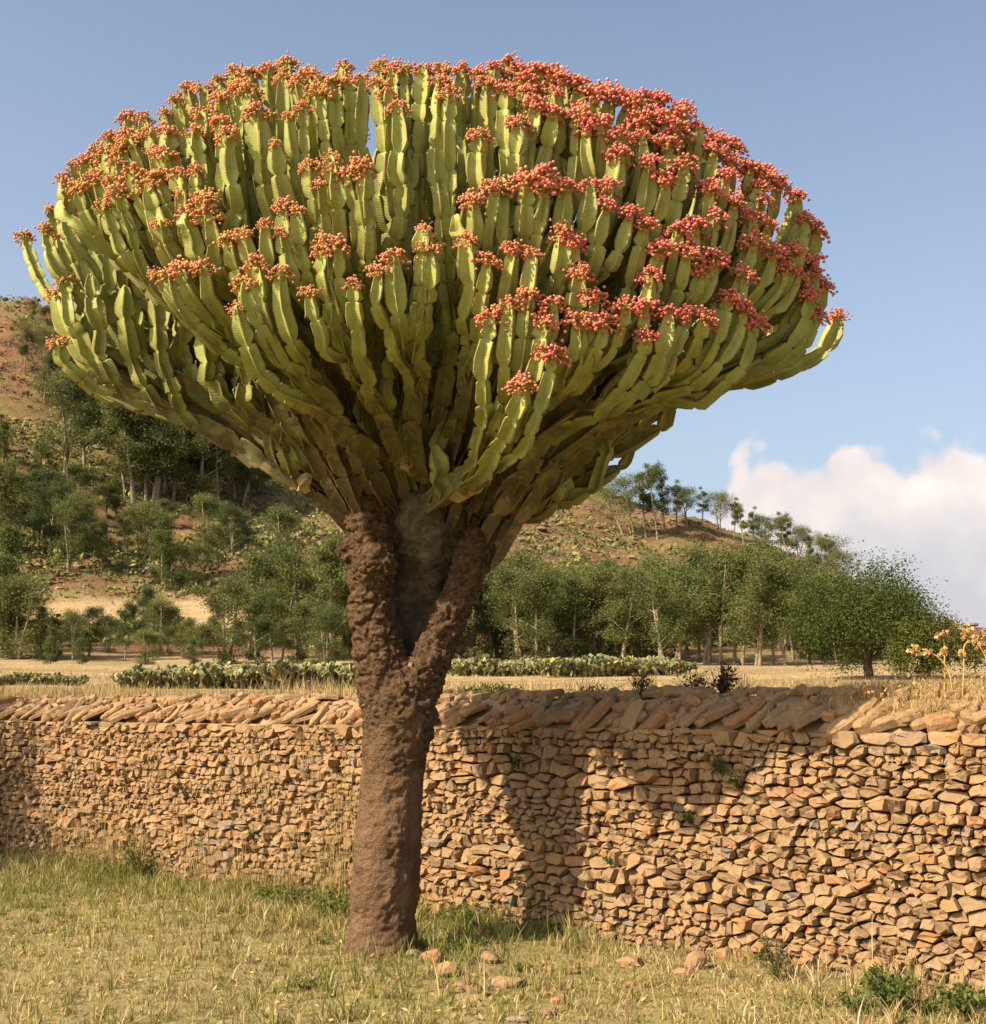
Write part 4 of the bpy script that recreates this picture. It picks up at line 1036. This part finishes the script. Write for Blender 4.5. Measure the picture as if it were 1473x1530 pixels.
n = 34000; u = gs.uniform(-.45, .45, n); D = 12 + 60 * gs.random(n) ** 1.6; x = u * D; y = D; kp = ((np.c_[x, y] - WA) @ WN > 1.0) & (fbm(x / 5, y / 2.5, 36, 3) > .46); x = x[kp]; y = y[kp]; n = len(x)
V, F = blades(np.c_[x, y, terrain_h(x, y) - .02], gs.uniform(.05, .20, n), np.full(n, .02), np.abs(gs.normal(.3, .2, n)), gs)
bg.add(V, F, col=np.repeat(straw_cols(n, .12), 5, axis=0))
link('field_stubble', bg.mesh('field_stubble', M_GRASS), label='dry golden stubble and grass on the terrace behind the wall', cat='grass', kind='stuff')

# ------------------------------------------------------------------ turf in front of the wall
gg = np.random.default_rng(5)
n = 70000
s_ = gg.uniform(-6.0, 14.0, n); t_ = -gg.random(n) ** 1.25 * 7.5 + .06
XY = wall_xy(s_, t_)
nt = 22000                                          # and tufts: blades that spring from shared roots
ts = gg.uniform(-6.0, 14.0, nt); tt = -gg.random(nt) ** 1.2 * 7.5 + .04; TXY = wall_xy(ts, tt)
okt = (TXY[:, 1] > 5.0) & (np.abs(TXY[:, 0] / np.maximum(TXY[:, 1], .1)) < .47); TXY = TXY[okt]; nt = len(TXY)
cnt = gg.integers(6, 22, nt); tid = np.repeat(np.arange(nt), cnt)
tXY = TXY[tid] + gg.normal(0, .016, (len(tid), 2)); tuft_h = (gg.gamma(2.2, .42, nt) + .35)[tid]
XY = np.vstack([XY, tXY]); hmul = np.concatenate([np.full(n, .75), np.clip(tuft_h, .5, 2.4)])
toff = np.concatenate([gg.normal(0, .12, n), gg.normal(0, .30, nt)[tid]]); n = len(XY)
rel = XY - WA; s_ = rel @ WD; t_ = rel @ WN; x, y = XY[:, 0], XY[:, 1]
vis = (y > 5.0) & (np.abs(x / np.maximum(y, .1)) < .47)
bare = np.maximum(sm(fbm(x * .9 + 3, y * .9, 55, 4), .56, .70) * sm(y, 9.8, 8.4) * sm(x, -1.2, -.4), .6 * sm(fbm(x * 2.1 + 9, y * 2.1, 56, 3), .6, .78))
kp = vis & (gg.random(n) > bare * .85) & (np.hypot(x - TB[0], y - TB[1]) > .24); s_, t_, x, y, hmul, toff = s_[kp], t_[kp], x[kp], y[kp], hmul[kp], toff[kp]; n = len(x)
nearw = np.exp(-np.abs(t_) / .35); leftk = sm(s_, 5.0, 1.0)
lush = np.clip(.40 + 1.3 * (fbm(x * .7, y * .7, 57, 4) - .5) + .45 * nearw + .28 * sm(y, 8.0, 10.5) - .30 * sm(x, .0, 1.5), 0, 1)
h = (.028 + .05 * fbm(x * 1.5, y * 1.5, 58, 3) + .11 * nearw * vn(s_ * 1.7, t_ * 0, 59) + .07 * leftk * np.exp(-np.abs(t_) / .8) * vn(s_ * 1.2, t_, 60)) * gg.uniform(.5, 1.4, n) * hmul
long_ = gg.random(n) < .012; h[long_] *= 2.4
grn = np.array((.145, .165, .035)); grn2 = np.array((.27, .26, .065)); st1 = np.array((.50, .385, .175)); st2 = np.array((.34, .245, .10)); st3 = np.array((.60, .50, .30))
k = gg.random(n); m = gg.random((n, 1)); isg = k < (lush + toff) * .92
col = np.where(isg[:, None], grn * m + grn2 * (1 - m), st1 * m + st2 * (1 - m)); col[(~isg) & (gg.random(n) < .16)] = st3
V, F = blades(np.c_[x, y, ground_h(x, y) - .006], h, gg.uniform(.0036, .0075, n) + .002 * (h > .1), np.clip(np.abs(gg.normal(.58, .30, n)), 0, .95), gg)
link('grass', make_mesh('grass', V, F, M_GRASS, {'col': np.repeat(col * gg.uniform(.8, 1.15, (n, 1)), 5, axis=0)}), label='short dry and green grass covering the ground before the wall', cat='grass', kind='stuff')
# ------------------------------------------------------------------ small things near the wall
gd = np.random.default_rng(404)
def rock_mesh(sx, sy, sz, flat=.6):
    """faceted field stone, chipped flat on a few sides"""
    V = unit_rand(44, gd); 
    # icosphere once subdivided
    mids = {}; Vv = [v for v in ICO_V]; T = []
    def mid(a, b):
        k = (min(a, b), max(a, b))
        if k not in mids:
            q = Vv[a] + Vv[b]; Vv.append(q / np.linalg.norm(q)); mids[k] = len(Vv) - 1
        return mids[k]
    for a, b, c in ICO_F:
        x, y, z = mid(a, b), mid(b, c), mid(c, a); T += [(a, x, z), (b, y, x), (c, z, y), (x, y, z)]
    Vv = np.array(Vv)
    for _ in range(7):
        n = unit_rand(1, gd)[0]; d = gd.uniform(.55, .85); h = Vv @ n; Vv = Vv - np.outer(np.maximum(h - d, 0), n)
    Vv = Vv * (1 + gd.normal(0, .03, (len(Vv), 1)))
    return Vv * (sx, sy, sz), [np.array(T)]
def rock(px, py, w_, h_, tint, label, rz=0.0, group=None, lift=.25):
    p = on_z(px, py, 0); s = p[1] / FPX
    V, F = rock_mesh(w_ * s * .5, w_ * s * .4, h_ * s * .55)
    o = link('rock', make_mesh('rock', V, F, M_STONE, {'tint': np.full(len(V), tint)}), None, (p[0], p[1], float(ground_h(p[0], p[1])) + h_ * s * lift), label, 'rock', group)
    o.rotation_euler.z = rz
rock(645, 1440, 34, 24, .82, 'rounded reddish rock on the ground just right of the trunk foot')
rock(668, 1462, 46, 26, .60, 'slanting tan rock in the grass below the reddish rock', .4)
rock(733, 1447, 34, 22, .35, 'pale brown rock in the turf between trunk and wall')
rock(762, 1476, 60, 18, .50, 'long flat slab half sunk in the turf before the wall', .2)
rock(700, 1484, 48, 16, .22, 'flat brown stone beside the long sunk slab', -.2)
rock(552, 1454, 30, 12, .97, 'small flat grey stone at the left of the trunk foot')
rock(940, 1447, 52, 18, .42, 'low tan stone in the turf before the trunk shadow', .1)
rock(1040, 1452, 40, 32, .45, 'upright tan block lying before the wall foot', .5)
rock(1022, 1462, 34, 16, .38, 'small flat stone leaning on the tan block', .1)
rock(1078, 1440, 34, 26, .70, 'brown stone fallen against the wall foot', .8)
rock(838, 1506, 30, 16, .80, 'reddish stone in the bare patch near the long sunk slab')
rock(820, 1518, 34, 14, .30, 'dull brown stone in the bare patch of turf', .3)
rock(1010, 1512, 30, 12, .28, 'half buried stone in the dry grass before the wall')
rock(775, 1528, 40, 10, .95, 'flat grey stone bedded in the dry turf')
rock(615, 1432, 30, 10, .3, 'thin flat stone against the trunk foot')
for i in range(46):
    px = gd.uniform(620, 960); py = gd.uniform(1440, 1528)
    rock(px, py, gd.uniform(9, 20), gd.uniform(6, 11), gd.uniform(.1, .9), 'small stone scattered in the bare turf right of the trunk', gd.uniform(0, 3), 'small stones in the bare turf', .15)
# the pale splinter of rock stood on end at the wall foot
p = on_z(975, 1409, 0); V = np.array([(-.055, -.02, -.03), (.05, -.03, -.03), (.055, .04, -.03), (-.05, .04, -.03), (-.03, -.015, .08), (.04, -.02, .09), (.035, .03, .085), (-.02, .03, .08), (.005, 0, .145), (.022, .01, .14)])
link('standing_stone', make_mesh('standing_stone', V, [np.array([(0, 1, 5, 4), (1, 2, 6, 5), (2, 3, 7, 6), (3, 0, 4, 7), (5, 6, 9, 8)]), np.array([(4, 5, 8), (6, 7, 9), (7, 4, 8), (7, 8, 9)])], mat_plain('pale_limestone', (.52, .46, .38), (.40, .33, .26), 20)), None, (p[0], p[1], float(ground_h(p[0], p[1]))), 'pale pointed stone standing on end at the wall foot', 'rock')
# the pale stone lodged in the fork of the trunk
V, F = rock_mesh(.035, .04, .055); p = at_y(613, 1000, TREE_Y - .12)
link('lodged_stone', make_mesh('lodged_stone', V, F, M_STONE, {'tint': np.full(len(V), .3)}), None, tuple(p), 'pale stone lodged in the fork of the euphorbia trunk', 'rock')

def leafy(name, p, label, cat, H, W, nst, per, leaf, mat=M_WEED, stemmat=None, group=None, lean=(0, 0), droop=0.1, asp=2.4, arch=.5):
    """small plant: fine stems, each with leaves along it"""
    st = Bag(); lf = Bag()
    for i in range(nst):
        a = gd.uniform(0, 6.28); r = W * .5 * math.sqrt(gd.random()); e = np.array((math.cos(a) * r + lean[0], math.sin(a) * r + lean[1], H * gd.uniform(.5, 1.0)))
        P = bez(np.zeros(3), np.array((0, 0, H * .35)), e - np.array((0, 0, H * .25 * arch)), e, 9)
        V, F = tube(P, np.linspace(.0035, .0012, 9) * (1 + H), 4); st.add(V, F)
        f = gd.uniform(.2, 1.0, per); C = np.stack([np.interp(f, np.linspace(0, 1, 9), P[:, k]) for k in range(3)], 1) + gd.normal(0, leaf * .45, (per, 3))
        C[:, 2] = np.maximum(C[:, 2], leaf * .3)
        V, F = leaves(C, leaf * gd.uniform(.6, 1.2, per), droop=droop, aspect=asp, g=gd); lf.add(V, [F], tint=np.repeat(np.clip(gd.normal(.5, .25, per), 0, 1), 4))
    o = empty(name, tuple(p), label, cat, group)
    link('stem', st.mesh('weed_stems', stemmat or M_TWIG), o, kind='stuff'); link('foliage', lf.mesh('weed_leaves', mat), o, kind='stuff')
    return o
def foot(px, py):
    p = on_z(px, py, 0); p[2] = float(ground_h(p[0], p[1])); return p
leafy('leafy_weed', foot(1335, 1516), 'green leafy bush growing at the foot of the right end of the wall', 'plant', .22, .45, 34, 26, .040)
leafy('leafy_weed', foot(1450, 1528), 'bright green broad-leaved weed at the wall foot beyond the green bush', 'plant', .17, .32, 24, 24, .046)
leafy('leafy_weed', foot(1275, 1520), 'small green weed left of the leafy bush', 'plant', .12, .26, 16, 18, .034)
leafy('leafy_weed', foot(1160, 1468), 'yellow-green tall weed against the wall foot', 'plant', .26, .26, 18, 18, .030)
leafy('leafy_weed', foot(1066, 1432), 'dark green weed between the fallen brown stone and the wall', 'plant', .15, .24, 16, 18, .034)
leafy('leafy_weed', foot(825, 1402), 'green grassy weed growing in the foot of the trunk shadow', 'plant', .11, .34, 26, 16, .032)
leafy('leafy_weed', foot(690, 1428), 'green weed at the shaded ground beside the trunk', 'plant', .09, .36, 26, 16, .030)
leafy('leafy_weed', foot(625, 1424), 'small bright green seedling hugging the trunk foot', 'plant', .05, .22, 16, 14, .024)
leafy('leafy_weed', foot(780, 1458), 'low green rosette in the stony turf', 'plant', .05, .20, 14, 12, .026)
leafy('leafy_weed', foot(500, 1372), 'dense green weed left of the trunk by the wall foot', 'plant', .20, .55, 40, 22, .034)
leafy('leafy_weed', foot(420, 1352), 'green weed patch against the long sunlit wall foot', 'plant', .16, .60, 40, 20, .034)
leafy('leafy_weed', foot(700, 1390), 'green tangle at the wall foot right of the trunk', 'plant', .18, .45, 30, 20, .032)
leafy('leafy_weed', foot(215, 1310), 'tall yellow-green weed at the foot of the long wall', 'plant', .38, .50, 26, 20, .045)
leafy('leafy_weed', foot(1385, 1522), 'low grey-green weed between the two leafy bushes', 'plant', .10, .26, 16, 16, .030)
leafy('leafy_weed', foot(455, 1478), 'dark green low weed out in the open turf', 'plant', .06, .28, 18, 14, .026)
leafy('leafy_weed', foot(480, 1410), 'tiny green weed in the turf left of the trunk', 'plant', .05, .2, 12, 12, .026)
def on_wall(px, py):
    """point of the wall face under a photo pixel, just proud of the stones"""
    d = ray(px, py); o = np.array((0, 0)); t = ((WA - o) @ WN) / (d[:2] @ WN)
    p = np.array((0, 0, EYE)) + d * t; s = (p[:2] - WA) @ WD; off = float(face_t(s, p[2])) - .03
    t = ((WA + WN * off) @ WN) / (d[:2] @ WN); return np.array((0, 0, EYE)) + d * t
def hanging(px, py, label, H, W, mat=M_WEED, nst=10, per=14, leaf=.035):
    p = on_wall(px, py); leafy('wall_weed', p, label, 'plant', H, W, nst, per, leaf, mat, None, 'weeds rooted in the wall joints', lean=(-.03, -.05), droop=.5, asp=3.4)
hanging(1076, 1160, 'dark green weed hanging from the wall joint in the crown shadow', .18, .14)
hanging(1102, 1180, 'green weed in the wall joint at the edge of the crown shadow', .14, .12)
hanging(1031, 1232, 'small green weed in the sunlit wall right of the trunk shadow', .10, .07, nst=6)
hanging(912, 1292, 'tiny yellow-green weed in the wall by the branch shadow', .06, .06, nst=5, per=10)
hanging(190, 1185, 'slender green weed rising up the long sunlit wall', .24, .08, nst=7)
hanging(278, 1200, 'thin green weed on the sunlit wall between straw tufts', .20, .07, nst=6)
hanging(380, 1262, 'slim green weed low on the sunlit wall', .20, .07, nst=6)
hanging(265, 1160, 'small pale green weed high on the sunlit wall', .10, .07, nst=5)
hanging(780, 1330, 'small green weed low on the wall left of the trunk shadow', .10, .07, nst=5)
hanging(775, 1150, 'little weed in the shaded wall beneath the coping', .10, .08, nst=6)
# straw wisps that grew up the left part of the wall
ws = Bag(); n = 5200
for (px, py, k, hh) in [(205, 1270, 520, .5), (300, 1290, 420, .45), (170, 1255, 500, .5), (360, 1300, 380, .42), (430, 1320, 460, .45), (500, 1330, 620, .5), (520, 1180, 300, .35), (470, 1120, 260, .3), (395, 1150, 200, .3), (240, 1140, 160, .3), (130, 1240, 320, .4), (505, 1260, 420, .45), (330, 1180, 150, .3), (90, 1240, 260, .4), (545, 1280, 320, .4), (440, 1230, 220, .3), (280, 1230, 200, .3)]:
    p = on_wall(px, py); k = int(k * .55); s = gd.normal(0, .16, k); XY = p[:2] + np.outer(s, WD) - np.outer(np.abs(gd.normal(0, .03, k)) + .02, WN)
    P = np.c_[XY, p[2] + gd.normal(0, .14, k) - .12]; P[:, 2] = np.maximum(P[:, 2], -.01)
    V, F = blades(P, hh * .62 * gd.uniform(.2, .9, k), np.full(k, .004), np.abs(gd.normal(.18, .15, k)), gd); ws.add(V, F, col=np.repeat(straw_cols(k, .18, gd), 5, axis=0))
link('straw_wisps', ws.mesh('straw_wisps', M_GRASS), label='dry straw wisps growing up the sunlit wall left of the trunk', cat='grass', kind='stuff')

# dead brown shrubs on the coping, seen against the pale field
def twiggy(p, label, H, W, nst, leafn, col, leafc):
    st = Bag(); lf = Bag(); o = empty('dead_shrub', tuple(p), label, 'shrub', 'dead shrubs behind the coping')
    for i in range(nst):
        a = gd.uniform(0, 6.28); r = W * .5 * gd.uniform(.2, 1); e = np.array((math.cos(a) * r, math.sin(a) * r * .5, H * gd.uniform(.45, 1.0)))
        P = bez(np.zeros(3), np.array((e[0] * .2, e[1] * .2, H * .3)), e * .8, e, 8); V, F = tube(P, np.linspace(.005, .0015, 8), 4); st.add(V, F)
        for q in range(4):
            b0 = P[int(gd.integers(3, 8))]; d = gd.normal(0, .06, 3) + (0, 0, .05); V, F = tube(np.array([b0, b0 + d * .5, b0 + d]), np.array((.0022, .0018, .001)), 3); st.add(V, F)
        C = P[gd.integers(3, 8, leafn)] + gd.normal(0, .025, (leafn, 3)); V, F = leaves(C, gd.uniform(.018, .042, leafn), droop=.3, aspect=1.8, g=gd); lf.add(V, [F], col=np.tile(leafc, (len(V), 1)) * np.repeat(gd.uniform(.6, 1.4, (leafn, 1)), 4, axis=0))
    link('twigs', st.mesh('twigs', M_TWIG), o, kind='stuff'); link('foliage', lf.mesh('dead_leaves', M_DRY), o, kind='stuff')
def behind_wall(px, t, z):
    """point at a distance t behind the wall line, in the picture column px"""
    d = ray(px, 1040); k = ((WA + WN * t) @ WN) / (d[:2] @ WN); return np.array((d[0] * k, d[1] * k, z))
twiggy(behind_wall(1080, .55, 1.66), 'dense dark dead shrub behind the coping above the shaded wall', .26, .22, 22, 16, None, np.array((.07, .045, .02)))
twiggy(behind_wall(1040, .60, 1.66), 'thin dead shrub beside the dense dark one behind the coping', .20, .30, 16, 7, None, np.array((.09, .055, .025)))
twiggy(behind_wall(957, .60, 1.66), 'spiky dead shrub with few leaves behind the coping', .22, .26, 18, 5, None, np.array((.11, .07, .03)))
twiggy(behind_wall(1112, .62, 1.66), 'wispy dead shrub at the sunlit edge of the crown shadow', .12, .22, 12, 5, None, np.array((.10, .065, .03)))
twiggy(behind_wall(880, .62, 1.66), 'low brown dead shrub in the shade behind the coping', .10, .40, 20, 7, None, np.array((.12, .075, .03)))
leafy('low_bush', behind_wall(740, 1.1, 1.62), 'low olive-green bush behind the coping right of the trunk', 'plant', .22, .55, 40, 22, .035, M_WEED)
leafy('low_bush', behind_wall(815, 1.0, 1.62), 'brownish low bush behind the shaded coping', 'plant', .12, .60, 36, 16, .03, M_WEED)
leafy('low_bush', behind_wall(700, 1.2, 1.62), 'small rusty bush close behind the coping by the trunk', 'plant', .20, .30, 24, 16, .03, M_WEED)

# dry yellow flower stalks with papery pods at the right end of the wall
pod_c = [np.array((.66, .47, .20)), np.array((.62, .36, .14)), np.array((.72, .58, .33)), np.array((.55, .28, .12))]
M_YSTEM = mat_plain('yellow_dry_stem', (.52, .36, .08), (.46, .33, .12), 25)
def stalk(pxs, tpos, label, heads_):
    p0 = behind_wall(pxs[0][0], tpos, 1.69); o = empty('dry_flower_stalk', tuple(p0), label, 'plant', 'dry flower stalks on the right end of the wall')
    pts = np.array([at_y(x, y, p0[1]) for x, y in pxs]) - p0; pts[0] = (0, 0, -.02)
    V, F = tube(smooth_path(np.c_[pts], 18), .0048, 6); link('stem', make_mesh('stem', V, F, M_YSTEM, None, True), o)
    for (x, y, r, n) in heads_:
        c = at_y(x, y, p0[1]) - p0; s = p0[1] / FPX; b = Bag(); j = np.argmin(np.linalg.norm(pts - c, axis=1)); 
        V, F = tube(np.array([pts[j], (pts[j] + c) / 2 + (0, 0, .004), c]), .003, 5); b.add(V, F, col=np.array((.50, .34, .09)))
        for q in range(n):
            e = c + gd.normal(0, r * s * .62, 3); V, F = tube(np.array([c, (c + e) / 2 + (0, 0, .003), e]), .0016, 3); b.add(V, F, col=np.array((.50, .34, .09)))
            d = unit_rand(1, gd)[0]; 
            for m_ in range(3):
                V, F = leaves(e + gd.normal(0, .003, (3, 3)), .023 * gd.uniform(.8, 1.3), aspect=1.25, g=gd); b.add(V, [F], col=pod_c[int(gd.integers(4))])
        link('seed_head', b.mesh('seed_head', M_DRY), o)
stalk([(1424, 1022), (1418, 1005), (1405, 985), (1390, 975), (1378, 970)], .35, 'bent dry yellow stalk with a drooping orange pod cluster', [(1368, 971, 9, 14), (1387, 976, 5, 6)])
stalk([(1411, 998), (1411, 970), (1409, 955)], .36, 'short straight dry stalk with pink papery pods on top', [(1404, 947, 8, 16), (1407, 978, 6, 9)])
stalk([(1438, 1022), (1440, 990), (1440, 968), (1446, 958)], .33, 'tallest dry yellow stalk crowned by a round pod cluster', [(1446, 946, 11, 26), (1437, 978, 5, 6)])
stalk([(1482, 1020), (1475, 990), (1468, 972), (1462, 962)], .33, 'pale pod stalk leaning out over the right end of the coping', [(1462, 958, 7, 12), (1470, 968, 6, 10), (1474, 945, 6, 10)])
# tangle of dry herbs over the right end of the coping
dt = Bag(); k = 2600
s = gd.normal(10.5, .38, k); t = gd.uniform(.10, .75, k); XY = wall_xy(s, t); z = 1.50 + .20 * np.clip((t) / .35, 0, 1)
V, F = blades(np.c_[XY, z], gd.uniform(.04, .16, k), np.full(k, .003), np.abs(gd.normal(.6, .25, k)), gd); dt.add(V, F, col=np.repeat(straw_cols(k, .04, gd), 5, axis=0))
s = gd.normal(10.5, .3, 500); t = gd.uniform(.1, .7, 500); C = np.c_[wall_xy(s, t), 1.52 + .2 * np.clip(t / .35, 0, 1) + gd.uniform(0, .10, 500)]
V, F = leaves(C, gd.uniform(.012, .03, 500), aspect=1.6, g=gd); dt.add(V, [F], col=np.repeat(np.array((.48, .30, .12)) * gd.uniform(.6, 1.3, (500, 1)), 4, axis=0))
link('dry_herb_tangle', dt.mesh('dry_herb_tangle', M_DRY), label='tangle of dry orange-brown herbs over the right end of the coping', cat='grass', kind='stuff')
# straw lying on the coping here and there
cs = Bag(); k = 2200; s = gd.uniform(-2, 11, k); kp = vn(s * 1.4, s * 0, 88) > .45; s = s[kp]; k = len(s); t = gd.uniform(.05, .6, k)
V, F = blades(np.c_[wall_xy(s, t), 1.52 + .20 * np.clip(t / .35, 0, 1)], gd.uniform(.04, .14, k), np.full(k, .0035), np.abs(gd.normal(.5, .25, k)), gd); cs.add(V, F, col=np.repeat(straw_cols(k, .05, gd), 5, axis=0))
link('coping_straw', cs.mesh('coping_straw', M_GRASS), label='sparse dry straw sprouting between the coping slabs', cat='grass', kind='stuff')

lt = Bag(); k = 9000; px = gd.uniform(-4, 4, k); py = gd.uniform(6.2, 11, k); kp = ((np.c_[px, py] - WA) @ WN < -.15) & (fbm(px * 1.6, py * 1.6, 91, 3) > .45); px, py = px[kp], py[kp]; k = len(px)
V, F = leaves(np.c_[px, py, ground_h(px, py) + .012 + gd.uniform(0, .02, k)], gd.uniform(.012, .05, k), aspect=3.2, g=gd); V[:, 2] = np.maximum(V[:, 2], np.repeat(ground_h(px, py), 4) + .002)
lt.add(V, [F], col=np.repeat(straw_cols(k, .02, gd) * gd.uniform(.6, 1.2, (k, 1)), 4, axis=0))
link('litter', lt.mesh('litter', M_DRY), label='dry straw litter and leaf scraps lying on the turf', cat='litter', kind='stuff')
